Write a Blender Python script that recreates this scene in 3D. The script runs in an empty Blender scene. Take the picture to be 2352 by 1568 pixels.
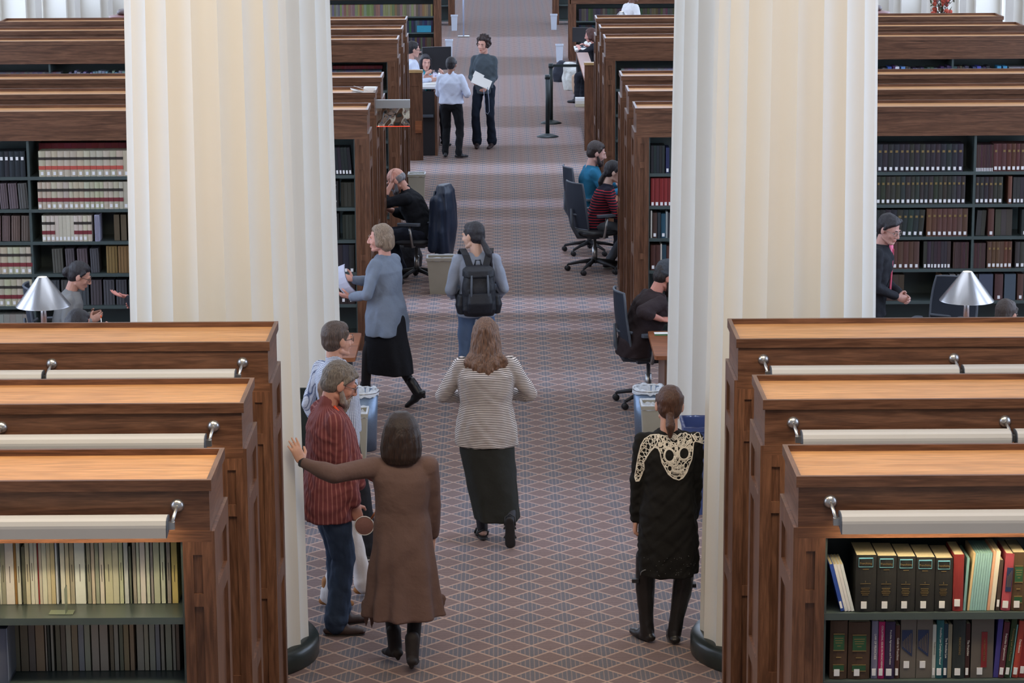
import bpy, bmesh, math, random
import numpy as np
from mathutils import Vector, Matrix, noise
from mathutils.bvhtree import BVHTree
random.seed(7)
SC = bpy.context.scene
COL = SC.collection
PI = math.pi

# ---------------------------------------------------------------- camera
F_PX = 6000.0
CAM_P, CAM_YAW, CAM_ROLL, CAM_H = 0.2048, 0.0035, 0.0052, 5.327
_fw = Vector((math.sin(CAM_YAW)*math.cos(CAM_P), math.cos(CAM_YAW)*math.cos(CAM_P), -math.sin(CAM_P)))
_r0 = Vector((math.cos(CAM_YAW), -math.sin(CAM_YAW), 0)); _u0 = _r0.cross(_fw)
_r = _r0*math.cos(CAM_ROLL) - _u0*math.sin(CAM_ROLL)
_u = _r0*math.sin(CAM_ROLL) + _u0*math.cos(CAM_ROLL)
cam_d = bpy.data.cameras.new('camera'); cam = bpy.data.objects.new('camera', cam_d); COL.objects.link(cam)
cam_d.sensor_width = 36.0; cam_d.lens = F_PX/2352*36.0; cam_d.clip_end = 300
cam.matrix_world = Matrix(((_r.x, _u.x, -_fw.x, 0), (_r.y, _u.y, -_fw.y, 0), (_r.z, _u.z, -_fw.z, CAM_H), (0, 0, 0, 1)))
SC.camera = cam
def at(px, py, Y):
    """point of the picture ray on the vertical plane at depth Y"""
    d = _fw*F_PX + _r*(px-1176) - _u*(py-784); t = Y/d.y
    return Vector((d.x*t, Y, CAM_H + d.z*t))
def onz(px, py, z=0.0):
    d = _fw*F_PX + _r*(px-1176) - _u*(py-784); t = (z-CAM_H)/d.z
    return Vector((d.x*t, d.y*t, z))

# ---------------------------------------------------------------- world, daylight, exposure
SC.view_settings.view_transform = 'Standard'; SC.view_settings.look = 'None'
SC.view_settings.gamma = 1.0; SC.view_settings.exposure = 0.0
w = bpy.data.worlds.new('world'); SC.world = w; w.use_nodes = True
w.node_tree.nodes['Background'].inputs[0].default_value = (0.86, 0.90, 1.0, 1)
w.node_tree.nodes['Background'].inputs[1].default_value = 0.27
def area(name, loc, aim, sx, sy, power, col, spread=180):
    l = bpy.data.lights.new(name, 'AREA'); l.shape = 'RECTANGLE'; l.size = sx; l.size_y = sy
    l.energy = power; l.color = col; l.spread = math.radians(spread)
    o = bpy.data.objects.new(name, l); COL.objects.link(o); o.location = loc
    o.rotation_euler = (Vector(aim)-Vector(loc)).to_track_quat('-Z', 'Y').to_euler()
    return o
BANDS = [(18.0, 20.3, .45), (23.3, 24.4, .6), (26.05, 26.75, .6), (27.05, 28.1, 1.5), (30.0, 31.3, .5), (32.9, 33.6, .35), (34.3, 35.2, .9), (37.5, 38.8, 1.4), (40.7, 43.2, 1.0), (46, 51.5, .9), (55, 60, .9)]
# skylight along the hall, warm gallery ceiling lamps over the nearest stacks
area('skylight_far', (0, 45, 13), (0, 45, 0), 12, 50, 1900, (0.80, 0.88, 1.0))
area('skylight_mid', (0, 22, 12), (0, 22, 0), 10, 12, 260, (0.84, 0.90, 1.0))
area('ceiling_lamp_warm', (-3.2, 11.0, 7.2), (-3.4, 12.5, 2.3), 3.0, 3.0, 190, (1.0, 0.80, 0.52))
area('ceiling_lamp_front', (1.5, 9.5, 8.0), (1.0, 15.5, 0.5), 4.0, 2.0, 300, (1.0, 0.84, 0.66))

# added strip lights, unseen overhead: they throw the cool bands across the aisle carpet
for (ya, yb, k) in BANDS:
    a_ = area('carpet_band_light', (0, (ya+yb)/2, 7.5), (0, (ya+yb)/2, 0), 3.0, max(.12, yb-ya-.25), 5.6*k*(yb-ya), (0.56, 0.70, 1.0), 5)

# ---------------------------------------------------------------- materials
def lin(c):
    return tuple(((v/255.)/12.92 if v/255. <= .04045 else ((v/255.+.055)/1.055)**2.4) for v in c)
_M = {}
class NT:
    def __init__(s, m): s.t = m.node_tree; s.n = s.t.nodes; s.l = s.t.links
    def new(s, k, **kw):
        n = s.n.new(k)
        for a, b in kw.items(): setattr(n, a, b)
        return n
    def math(s, op, a, b=None, c=None):
        n = s.n.new('ShaderNodeMath'); n.operation = op
        for i, v in enumerate((a, b, c)):
            if v is None: continue
            if isinstance(v, (int, float)): n.inputs[i].default_value = v
            else: s.l.new(v, n.inputs[i])
        return n.outputs[0]
    def mix(s, f, a, b, mode='MIX'):
        n = s.n.new('ShaderNodeMix'); n.data_type = 'RGBA'; n.blend_type = mode
        if isinstance(f, (int, float)): n.inputs[0].default_value = f
        else: s.l.new(f, n.inputs[0])
        for i, v in ((6, a), (7, b)):
            if isinstance(v, tuple): n.inputs[i].default_value = (*v[:3], 1)
            else: s.l.new(v, n.inputs[i])
        return n.outputs[2]
def base(name, rgb, rough=.6, metal=0., spec=.5, emit=None, es=0., alpha=1., trans=0., sheen=0.):
    m = bpy.data.materials.new(name); m.use_nodes = True
    b = m.node_tree.nodes['Principled BSDF']
    b.inputs['Base Color'].default_value = (*lin(rgb), 1); b.inputs['Roughness'].default_value = rough
    b.inputs['Metallic'].default_value = metal; b.inputs['Specular IOR Level'].default_value = spec
    if emit: b.inputs['Emission Color'].default_value = (*lin(emit), 1); b.inputs['Emission Strength'].default_value = es
    b.inputs['Alpha'].default_value = alpha; b.inputs['Transmission Weight'].default_value = trans
    return m, b
def plain(name, rgb, rough=.6, var=.12, scale=30., bump=.0, metal=0., spec=.4, **kw):
    """a surface with gentle procedural mottling"""
    if name in _M: return _M[name]
    m, b = base(name, rgb, rough, metal, spec, **kw); T = NT(m)
    co = T.new('ShaderNodeTexCoord'); nz = T.new('ShaderNodeTexNoise'); nz.inputs['Scale'].default_value = scale
    nz.inputs['Detail'].default_value = 4; T.l.new(co.outputs['Object'], nz.inputs['Vector'])
    c = lin(rgb); f = nz.outputs['Fac']
    col = T.mix(f, tuple(v*(1-var) for v in c), tuple(min(1, v*(1+var)) for v in c))
    T.l.new(col, b.inputs['Base Color'])
    if bump:
        bp = T.new('ShaderNodeBump'); bp.inputs['Strength'].default_value = bump; bp.inputs['Distance'].default_value = .02
        T.l.new(f, bp.inputs['Height']); T.l.new(bp.outputs[0], b.inputs['Normal'])
    _M[name] = m; return m
def wood(name, dark, light, axis='X', rough=.34, freq=1., rnd=True):
    if name in _M: return _M[name]
    m, b = base(name, light, rough, 0, .45); T = NT(m)
    co = T.new('ShaderNodeTexCoord'); mp = T.new('ShaderNodeMapping')
    s = {'X': (1.2, 16, 16), 'Y': (16, 1.2, 16), 'Z': (16, 16, 1.2)}[axis]
    mp.inputs['Scale'].default_value = tuple(v*freq for v in s)
    T.l.new(co.outputs['Object'], mp.inputs[0])
    if rnd:
        oi = T.new('ShaderNodeObjectInfo'); k = T.math('MULTIPLY', oi.outputs['Random'], 37.)
        cb = T.new('ShaderNodeCombineXYZ')
        for i in range(3): T.l.new(k, cb.inputs[i])
        T.l.new(cb.outputs[0], mp.inputs['Location'])
    n1 = T.new('ShaderNodeTexNoise'); n1.inputs['Scale'].default_value = 1.6; n1.inputs['Detail'].default_value = 5
    n1.inputs['Distortion'].default_value = 1.4
    T.l.new(mp.outputs[0], n1.inputs['Vector'])
    n2 = T.new('ShaderNodeTexNoise'); n2.inputs['Scale'].default_value = 9; n2.inputs['Detail'].default_value = 3
    T.l.new(mp.outputs[0], n2.inputs['Vector'])
    rp = T.new('ShaderNodeMapRange'); rp.inputs[1].default_value = .34; rp.inputs[2].default_value = .66
    T.l.new(n1.outputs['Fac'], rp.inputs[0])
    col = T.mix(rp.outputs[0], lin(dark), lin(light))
    g = T.new('ShaderNodeMapRange'); g.inputs[1].default_value = .35; g.inputs[2].default_value = .6
    g.inputs[3].default_value = .78; g.inputs[4].default_value = 1.06
    T.l.new(n2.outputs['Fac'], g.inputs[0])
    cb2 = T.new('ShaderNodeCombineXYZ')
    for i in range(3): T.l.new(g.outputs[0], cb2.inputs[i])
    T.l.new(T.mix(1., col, cb2.outputs[0], 'MULTIPLY'), b.inputs['Base Color'])
    bp = T.new('ShaderNodeBump'); bp.inputs['Strength'].default_value = .12; bp.inputs['Distance'].default_value = .004
    T.l.new(n2.outputs['Fac'], bp.inputs['Height']); T.l.new(bp.outputs[0], b.inputs['Normal'])
    _M[name] = m; return m
def stripes(name, a, b_, axis, period, duty=.5, rough=.8, soft=.08, wob=0., extra=None, z0=-9, z1=9):
    """cloth with stripes woven across one object axis; extra=(axis, period, duty) adds the second set of a check"""
    if name in _M: return _M[name]
    m, b = base(name, a, rough, 0, .2); T = NT(m)
    co = T.new('ShaderNodeTexCoord'); sp = T.new('ShaderNodeSeparateXYZ'); T.l.new(co.outputs['Object'], sp.inputs[0])
    nz = T.new('ShaderNodeTexNoise'); nz.inputs['Scale'].default_value = 4; T.l.new(co.outputs['Object'], nz.inputs['Vector'])
    def band(ax, per, du):
        v = T.math('MULTIPLY', T.math('ARCTAN2', sp.outputs[1], sp.outputs[0]), .19) if ax == 'A' else sp.outputs['XYZ'.index(ax)]
        if wob: v = T.math('ADD', v, T.math('MULTIPLY', nz.outputs['Fac'], wob))
        f = T.math('FRACT', T.math('MULTIPLY', v, 1./per))
        d = T.math('ABSOLUTE', T.math('SUBTRACT', f, .5))
        r = T.new('ShaderNodeMapRange'); r.inputs[1].default_value = du/2-soft/2; r.inputs[2].default_value = du/2+soft/2
        r.inputs[3].default_value = 1; r.inputs[4].default_value = 0; T.l.new(d, r.inputs[0]); return r.outputs[0]
    f = band(axis, period, duty)
    if extra: f = T.math('MAXIMUM', f, band(*extra))
    if z0 > -9: f = T.math('MULTIPLY', f, T.math('GREATER_THAN', sp.outputs[2], z0))
    if z1 < 9: f = T.math('MULTIPLY', f, T.math('LESS_THAN', sp.outputs[2], z1))
    T.l.new(T.mix(f, lin(a), lin(b_)), b.inputs['Base Color'])
    n2 = T.new('ShaderNodeTexNoise'); n2.inputs['Scale'].default_value = 14; T.l.new(co.outputs['Object'], n2.inputs['Vector'])
    bp = T.new('ShaderNodeBump'); bp.inputs['Strength'].default_value = .5; bp.inputs['Distance'].default_value = .02
    T.l.new(n2.outputs['Fac'], bp.inputs['Height']); T.l.new(bp.outputs[0], b.inputs['Normal'])
    _M[name] = m; return m
def cloth(name, rgb, rough=.85, scale=12., bump=.55, var=.1): return plain(name, rgb, rough, var, scale, bump, 0, .2)
def hairm(name, dark, light):
    if name in _M: return _M[name]
    m, b = base(name, dark, .48, 0, .45); T = NT(m)
    co = T.new('ShaderNodeTexCoord'); mp = T.new('ShaderNodeMapping'); mp.inputs['Scale'].default_value = (150, 150, 9)
    T.l.new(co.outputs['Object'], mp.inputs[0])
    nz = T.new('ShaderNodeTexNoise'); nz.inputs['Scale'].default_value = 1.3; nz.inputs['Detail'].default_value = 3
    T.l.new(mp.outputs[0], nz.inputs['Vector'])
    r = T.new('ShaderNodeMapRange'); r.inputs[1].default_value = .3; r.inputs[2].default_value = .7; T.l.new(nz.outputs['Fac'], r.inputs[0])
    T.l.new(T.mix(r.outputs[0], lin(dark), lin(light)), b.inputs['Base Color'])
    bp = T.new('ShaderNodeBump'); bp.inputs['Strength'].default_value = .8; bp.inputs['Distance'].default_value = .006
    T.l.new(nz.outputs['Fac'], bp.inputs['Height']); T.l.new(bp.outputs[0], b.inputs['Normal'])
    _M[name] = m; return m

OAK_D, OAK_L = (88, 58, 42), (124, 86, 64)
WH = wood('oak_grain_across', OAK_D, OAK_L, 'X')
WV = wood('oak_grain_upright', OAK_D, OAK_L, 'Z')
WY = wood('oak_grain_deep', OAK_D, OAK_L, 'Y')
WT = wood('oak_light_top', (194, 138, 86), (218, 162, 108), 'X', .38, .5)
WTD = wood('oak_table_top', (122, 70, 42), (160, 98, 62), 'X', .4, .6)
METAL_D = plain('shelf_metal_green_grey', (74, 86, 86), .3, .08, 8, 0, 0, .5)
SHADE = plain('satin_grey_shade', (196, 194, 190), .5, .03, 5, 0, .0, .5)
STEEL = plain('steel', (190, 190, 190), .3, .05, 10, 0, .9)
BLACK = plain('black_plastic', (42, 42, 46), .5, .1, 20)
DGREY = plain('dark_grey_plastic', (84, 90, 100), .5, .1, 20)
PAPER = plain('paper_white', (236, 234, 230), .8, .03, 10)
PAGES = plain('book_pages', (222, 210, 178), .85, .12, 90)
LABEL = plain('spine_label_white', (238, 238, 240), .7, .03, 10)
SKINS = {}
def skin(tone):
    k = 'skin_%d_%d_%d' % tone
    return plain(k, tone, .5, .06, 12, .05, 0, .4)

# ---------------------------------------------------------------- mesh builder
class MB:
    def __init__(s): s.v = []; s.f = []; s.mi = []; s.m = 0; s.sm = []; s.smooth = False
    def add(s, vs, fs):
        o = len(s.v); s.v += [tuple(v) for v in vs]; s.f += [tuple(i+o for i in f) for f in fs]
        s.mi += [s.m]*len(fs); s.sm += [s.smooth]*len(fs); return s
    def box(s, x0, x1, y0, y1, z0, z1, M=None):
        vs = [Vector((x, y, z)) for z in (z0, z1) for y in (y0, y1) for x in (x0, x1)]
        fs = [(0, 2, 3, 1), (4, 5, 7, 6), (0, 1, 5, 4), (2, 6, 7, 3), (0, 4, 6, 2), (1, 3, 7, 5)]
        if (x1-x0)*(y1-y0)*(z1-z0) < 0: fs = [f[::-1] for f in fs]
        if M: vs = [M @ v for v in vs]
        return s.add(vs, fs)
    def tube(s, pts, r, n=10, cap=True):
        pts = [Vector(p) for p in pts]; rs = r if isinstance(r, (list, tuple)) else [r]*len(pts)
        vs = []; up = None
        for i, p in enumerate(pts):
            d = (pts[min(i+1, len(pts)-1)]-pts[max(i-1, 0)]).normalized()
            if up is None:
                up = Vector((0, 0, 1)) if abs(d.z) < .9 else Vector((1, 0, 0))
            a = d.cross(up).normalized(); b = a.cross(d).normalized(); up = b
            for k in range(n):
                t = 2*PI*k/n; vs.append(p + (a*math.cos(t)+b*math.sin(t))*rs[i])
        fs = [(i*n+k, i*n+(k+1) % n, (i+1)*n+(k+1) % n, (i+1)*n+k) for i in range(len(pts)-1) for k in range(n)]
        if cap: fs += [tuple(range(n))[::-1], tuple(range((len(pts)-1)*n, len(pts)*n))]
        o = s.smooth; s.smooth = True; s.add(vs, fs); s.smooth = o; return s
    def lathe(s, prof, n=24, c=(0, 0, 0), ax=None):
        vs = []
        for (r, z) in prof:
            for k in range(n):
                t = 2*PI*k/n; v = Vector((r*math.cos(t), r*math.sin(t), z))
                if ax: v = ax @ v
                vs.append(v+Vector(c))
        fs = [(i*n+k, i*n+(k+1) % n, (i+1)*n+(k+1) % n, (i+1)*n+k) for i in range(len(prof)-1) for k in range(n)]
        o = s.smooth; s.smooth = True; s.add(vs, fs); s.smooth = o; return s
    def disc(s, r, z, c=(0, 0, 0), n=24, up=True):
        vs = [Vector((r*math.cos(2*PI*k/n), r*math.sin(2*PI*k/n), z))+Vector(c) for k in range(n)]
        return s.add(vs, [tuple(range(n)) if up else tuple(range(n))[::-1]])
    def prism(s, prof, x0, x1, closed=True):
        """profile in (y, z), extruded along x"""
        n = len(prof); vs = [(x0, y, z) for y, z in prof]+[(x1, y, z) for y, z in prof]
        rg = range(n) if closed else range(n-1)
        fs = [(k, (k+1) % n, n+(k+1) % n, n+k) for k in rg]
        if closed: fs += [tuple(range(n))[::-1], tuple(range(n, 2*n))]
        return s.add(vs, fs)
    def mirror(s):
        s.v = [(-x, y, z) for x, y, z in s.v]; s.f = [f[::-1] for f in s.f]; return s
    def build(s, name, mats, parent=None, loc=None, rot=None, fix=True):
        me = bpy.data.meshes.new(name); me.from_pydata(s.v, [], s.f)
        mats = mats if isinstance(mats, (list, tuple)) else [mats]
        for m in mats: me.materials.append(m)
        me.polygons.foreach_set('material_index', s.mi); me.polygons.foreach_set('use_smooth', s.sm)
        if fix:
            bm = bmesh.new(); bm.from_mesh(me); bmesh.ops.recalc_face_normals(bm, faces=bm.faces); bm.to_mesh(me); bm.free()
        o = bpy.data.objects.new(name, me); COL.objects.link(o)
        if parent is not None: o.parent = parent
        if loc is not None: o.location = loc
        if rot is not None: o.rotation_euler = rot
        return o
def tag(o, label=None, cat=None, group=None, kind=None):
    if label: o['label'] = label
    if cat: o['category'] = cat
    if group: o['group'] = group
    if kind: o['kind'] = kind
    return o
def empty(name, loc=(0, 0, 0), rz=0.):
    o = bpy.data.objects.new(name, None); COL.objects.link(o); o.location = loc; o.rotation_euler = (0, 0, rz)
    o.empty_display_size = .05; return o
_KIDS = {}
def copy_tree(o, parent=None):
    c = o.copy(); COL.objects.link(c)
    if parent is not None: c.parent = parent
    for ch in list(o.children): copy_tree(ch, c)
    return c
def struct(name, mb, m): return tag(mb.build(name, m), kind='structure')
def text_mesh(txt, size, name, m, parent, loc, rot, align='CENTER', ext=.0004, sx=1.):
    cu = bpy.data.curves.new('txt', 'FONT'); cu.body = txt; cu.size = size; cu.align_x = align; cu.align_y = 'CENTER'; cu.extrude = ext
    cu.resolution_u = 2
    to = bpy.data.objects.new('txt', cu); COL.objects.link(to)
    dg = bpy.context.evaluated_depsgraph_get(); me = bpy.data.meshes.new_from_object(to.evaluated_get(dg))
    bpy.data.objects.remove(to); bpy.data.curves.remove(cu)
    me.materials.clear(); me.materials.append(m)
    o = bpy.data.objects.new(name, me); COL.objects.link(o); o.parent = parent; o.location = loc; o.rotation_euler = rot; o.scale = (sx, 1, 1)
    return o

# ---------------------------------------------------------------- floor with the woven carpet
def carpet():
    m, b = base('patterned_carpet', (140, 115, 105), .95, 0, .15); T = NT(m)
    co = T.new('ShaderNodeTexCoord'); sp = T.new('ShaderNodeSeparateXYZ'); T.l.new(co.outputs['Object'], sp.inputs[0])
    nz = T.new('ShaderNodeTexNoise'); nz.inputs['Scale'].default_value = 60; T.l.new(co.outputs['Object'], nz.inputs['Vector'])
    u = T.math('MULTIPLY', T.math('ADD', sp.outputs[0], 50-.02), 1/.229); v = T.math('MULTIPLY', T.math('ADD', sp.outputs[1], 50.), 1/.235)
    p = T.math('ADD', u, v); q = T.math('ADD', T.math('SUBTRACT', u, v), 2000.)
    def near0(x, wd):
        f = T.math('FRACT', x); d = T.math('MINIMUM', f, T.math('SUBTRACT', 1., f)); return T.math('LESS_THAN', d, wd)
    line = T.math('MAXIMUM', near0(p, .052), near0(q, .052))
    par = T.math('MODULO', T.math('ADD', T.math('FLOOR', p), T.math('FLOOR', q)), 2.)
    blue = T.math('GREATER_THAN', par, .5)
    bars = near0(T.math('ADD', T.math('MULTIPLY', u, 8.), .5), .13)
    ribs = near0(T.math('MULTIPLY', v, 11.), .27)
    bl = T.mix(bars, lin((107, 102, 106)), lin((136, 120, 114)))
    br = T.mix(ribs, lin((134, 114, 108)), lin((112, 94, 92)))
    c = T.mix(line, T.mix(blue, br, bl), lin((170, 144, 130)))
    k = T.new('ShaderNodeMapRange'); k.inputs[3].default_value = .86; k.inputs[4].default_value = 1.14; T.l.new(nz.outputs['Fac'], k.inputs[0])
    cb = T.new('ShaderNodeCombineXYZ')
    for i in range(3): T.l.new(k.outputs[0], cb.inputs[i])
    T.l.new(T.mix(1., c, cb.outputs[0], 'MULTIPLY'), b.inputs['Base Color'])
    return m
struct('floor', MB().box(-9.6, 9.6, 6, 98, -.08, 0), carpet())

# ---------------------------------------------------------------- side walls with tall windows and pilasters, end wall
CREAM = plain('painted_plaster_cream', (222, 217, 206), .7, .03, 3)
DAY = base('daylit_window_glass', (235, 240, 248), .2, emit=(205, 224, 255), es=3.8)[0]
wn = 0
for s, nm in ((-1, 'wall_left'), (1, 'wall_right')):
    mb = MB(); mb.box(s*9.4, s*9.62, 6, 98, 0, .75); mb.box(s*9.4, s*9.62, 6, 98, 8.2, 9)
    ys = [8.6+4.6*i for i in range(20)]
    for y in ys:
        mb.box(s*9.4, s*9.62, y-.75, y+.75, .75, 8.2)
        mb.box(s*8.95, s*9.4, y-.55, y+.55, 0, 8.2)
        mb.box(s*8.80, s*8.95, y-.36, y+.36, 0, 8.2)
    struct(nm, mb, CREAM)
    for y0, y1 in zip(ys[:-1], ys[1:]):
        wn += 1
        p = struct('window_%d' % wn, MB().box(s*9.56, s*9.60, y0+.75, y1-.75, .75, 8.2), DAY)
        fr = MB()
        ym = (y0+y1)/2
        for yy in (y0+.78, ym, y1-.78): fr.box(s*9.50, s*9.56, yy-.03, yy+.03, .75, 8.2)
        for zz in (.78, 2.6, 4.5, 6.4, 8.17): fr.box(s*9.50, s*9.56, y0+.75, y1-.75, zz-.03, zz+.03)
        fr.build('window_frame', CREAM, p)
bw_ = MB().box(-9.6, 9.6, 97.8, 98, 0, 3.5); bw_.box(-9.6, 9.6, 97.8, 98, 21, 23)
for x in (-9, -5.4, -1.8, 1.8, 5.4, 9): bw_.box(x-.6, x+.6, 97.8, 98, 3.5, 21)
struct('wall_back', bw_, CREAM)
for x in (-7.2, -3.6, 0, 3.6, 7.2):  # unseen end windows, added so the polished oak tops reflect a glow
    wn += 1; p = struct('window_%d' % wn, MB().box(x-1.2, x+1.2, 97.92, 97.98, 3.5, 21), DAY)
    fr = MB()
    for zz in range(4, 21, 3): fr.box(x-1.2, x+1.2, 97.84, 97.92, zz-.05, zz+.05)
    fr.box(x-.05, x+.05, 97.84, 97.92, 3.5, 21); fr.build('window_frame', CREAM, p)

# ---------------------------------------------------------------- fluted columns
COLM = plain('column_plaster_ivory', (222, 219, 210), .6, .02, 2.5, .02)
BASEM = plain('dark_green_marble', (42, 48, 46), .3, .35, 6)
def column(x, y, rb, rt, label, phase=0.):
    e = empty('fluted_column', (x, y, 0)); tag(e, label, 'column', 'fluted columns flanking the aisle')
    mb = MB(); mb.smooth = False; N = 20; sub = 7; H = 7.2
    zs = [.13, .6, 1.2, 2.0, 2.8, 3.6, 4.4, 5.2, H]
    vs = []
    for z in zs:
        R = rb+(rt-rb)*min(1, (z/4.9))**1.1
        for k in range(N):
            for j in range(sub):
                t = 2*PI*(k+j/sub)/N+phase; q = j/sub
                dep = .030*(1-(2*q-1)**2)
                vs.append(((R-dep)*math.cos(t), (R-dep)*math.sin(t), z))
    n = N*sub
    mb.add(vs, [(i*n+k, i*n+(k+1) % n, (i+1)*n+(k+1) % n, (i+1)*n+k) for i in range(len(zs)-1) for k in range(n)])
    mb.add([vs[k] for k in range((len(zs)-1)*n, len(zs)*n)], [tuple(range(n))])
    o = mb.build('shaft', COLM, e)
    me = o.data
    for p in me.polygons: p.use_smooth = True
    bm = bmesh.new(); bm.from_mesh(me)
    bm.edges.ensure_lookup_table()
    for ed in bm.edges:
        a, b_ = ed.verts
        if a.index < len(zs)*n and b_.index < len(zs)*n and a.index % n == b_.index % n and (a.index % n) % sub == 0: ed.smooth = False
    bm.to_mesh(me); bm.free()
    pb = MB().lathe([(0, 0), (rb+.055, 0), (rb+.06, .012), (rb+.06, .105), (rb+.045, .128), (rb-.05, .134), (0, .134)], 48)
    tag(pb.build('base', BASEM, e), 'dark green marble base ring')
    return e
column(-1.79, 15.9, .548, .478, 'near fluted ivory column left of the aisle, in front of the red shirted man', math.radians(-93.8))
column(1.79, 15.9, .548, .478, 'near fluted ivory column right of the aisle, beside the woman in lace yoked black', math.radians(-95))
column(-1.83, 20.35, .548, .49, 'farther fluted ivory column left of the aisle, half hidden by the near one', math.radians(-90))
column(1.845, 20.35, .548, .485, 'farther fluted ivory column right of the aisle, beside the hatted writer', math.radians(-97))
# ---------------------------------------------------------------- double faced oak book ranges
AX = 1.295; RL = 5.57; RD = .59; ZT = 2.385
SHELF_Z = [1.745, 1.425, 1.105, .785, .465, .14]
BAYS = [1.43+1.0603*i for i in range(6)]        # upright positions, distance from the aisle centre
def bookrange(side, y, label, group=None):
    """side -1 left / +1 right; built for x measured from the aisle centre"""
    e = empty('bookcase_range', (0, y, 0)); tag(e, label, 'bookcase', group)
    X0, X1 = AX, AX+RL
    def B(mb, name, m, par=e, lab=None):
        if side < 0: mb.mirror()
        o = mb.build(name, m, par)
        if lab: o['label'] = lab
        return o
    for k in (0, 1):                                       # crown: four boards round an open tray
        c = MB()
        for (z0, z1, d) in ((2.335, ZT, 0.), (2.15, 2.335, .012)):
            if k: c.box(X0+d, X1-d, RD-d-.022, RD-d, z0, z1)
            else: c.box(X0+d, X1-d, d, d+.022, z0, z1)
        B(c, 'crown_board', WH)
    for k in (0, 1):
        c = MB()
        for (z0, z1, d) in ((2.335, ZT, 0.), (2.15, 2.335, .012)):
            if k: c.box(X1-d-.022, X1-d, d+.0222, RD-d-.0222, z0, z1)
            else: c.box(X0+d, X0+d+.022, d+.0222, RD-d-.0222, z0, z1)
        B(c, 'crown_end', WY)
    B(MB().box(X0+.022, X1-.022, .022, RD-.022, 2.343, 2.356), 'top_panel', WT, lab='pale wooden tray top')
    for ya, yb in ((.004, .03), (RD-.03, RD-.004)): B(MB().box(X0+.004, X1-.004, ya, yb, 2.10, 2.15), 'frieze_rail', WH)
    for xa, xb in ((X0+.004, X0+.135), (X1-.135, X1-.004)):
        for ya, yb, yr0, yr1 in ((.004, .03, .014, .03), (RD-.03, RD-.004, RD-.03, RD-.014)):
            st = MB(); st.box(xa, xa+.045, ya, yb, 0, 2.10); st.box(xb-.045, xb, ya, yb, 0, 2.10)
            st.box(xa+.045, xb-.045, yr0, yr1, 0, 2.10)
            for z0, z1 in ((2.04, 2.10), (1.80, 1.86), (.9, .96), (0, .14)): st.box(xa+.045, xb-.045, ya, yb, z0, z1)
            B(st, 'stile', WV)
    for xo, xi in ((X0-.008, X0+.02), (X1+.008, X1-.02)):
        ep = MB(); s_ = 1 if xo < xi else -1
        ep.box(min(xo+s_*.016, xi), max(xo+s_*.016, xi), .03, RD-.03, 0, 2.15)
        a, b = min(xo, xo+s_*.018), max(xo, xo+s_*.018)
        for y0, y1 in ((.004, .10), (RD-.10, RD-.004)): ep.box(a, b, y0, y1, 0, 2.15)
        for z0, z1 in ((2.05, 2.15), (1.78, 1.87), (.9, 1.0), (0, .18)): ep.box(a, b, .10, RD-.10, z0, z1)
        B(ep, 'end_panel', WV)
    for i, z in enumerate(SHELF_Z):
        sh = MB()
        sh.box(BAYS[0], BAYS[-1], .03, RD-.03, z-.016, z-.002); sh.box(BAYS[0], BAYS[-1], .022, .03, z-.032, z)
        B(sh, 'shelf', METAL_D)
    for x in BAYS:
        B(MB().box(x-.012, x+.012, .028, RD-.03, .1, 2.14), 'upright', METAL_D)
    B(MB().box(BAYS[0], BAYS[-1], .455, .465, .1, 2.14), 'back_panel', METAL_D)
    B(MB().box(X0+.135, X1-.135, .03, RD-.03, 0, .115), 'plinth', WH)
    B(MB().box(X0+.03, X1-.03, .03, RD-.03, 2.125, 2.145), 'inner_ceiling', METAL_D)
    return e
ROWS = {'N': (11.19, 3), 'M': (25.235, 3), 'F': (32.79, 3)}
WHERE = {'N': ('nearest the camera', 'second from the camera', 'third from the camera'),
         'M': ('just behind the seated readers in the middle', 'second of the middle group', 'farthest of the middle group'),
         'F': ('first of the far group', 'second of the far group', 'last of the far group')}
for s, sn in ((-1, 'left'), (1, 'right')):
    first = None
    for g in 'NMF':
        y0, n = ROWS[g]
        for i in range(n):
            lab = 'oak book range %s of the aisle, %s' % (sn, WHERE[g][i])
            if first is None: first = o = bookrange(s, y0, lab, 'oak book ranges with open tray tops')
            else:
                o = copy_tree(first); o.location = (0, y0+1.5*i, 0); o['label'] = lab
# lower cases beyond the reference desks
def lowcase(side, x, y, label):
    e = empty('low_bookcase', (0, y, 0)); tag(e, label, 'bookcase', 'low bookcases at the far end of the hall')
    W_ = 5.0; H = 1.45
    def B(mb, name, m):
        if side < 0: mb.mirror()
        return mb.build(name, m, e)
    B(MB().box(x-.02, x+W_+.02, -.02, .62, H-.05, H), 'top', WH)
    B(MB().box(x, x+W_, 0, .03, H-.28, H-.05), 'fascia', WH)
    for a, b in ((x, x+.13), (x+W_-.13, x+W_)):
        st = MB(); st.box(a, a+.045, -.004, .03, 0, H-.28); st.box(b-.045, b, -.004, .03, 0, H-.28); st.box(a, b, .006, .03, 0, H-.28)
        B(st, 'stile', WV)
    ep = MB(); ep.box(x-.012, x+.02, .08, .52, .1, H-.1)
    for y0, y1 in ((0, .09), (.51, .6)): ep.box(x-.024, x+.02, y0, y1, 0, H-.05)
    B(ep, 'end_panel', WV)
    for z in (.12, .48, .82): B(MB().box(x+.13, x+W_-.13, .03, .55, z-.03, z), 'shelf', METAL_D)
    B(MB().box(x+.13, x+W_-.13, .44, .46, .1, H-.06), 'back_panel', METAL_D)
    return e
lowcase(-1, 1.30, 55.6, 'low oak bookcase left of the aisle beyond the reference desk')
lowcase(1, 1.42, 54.2, 'low oak bookcase right of the aisle behind the woman in black')
lowcase(-1, 1.14, 63.0, 'low oak bookcase left of the aisle at the top edge of the photo')
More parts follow.
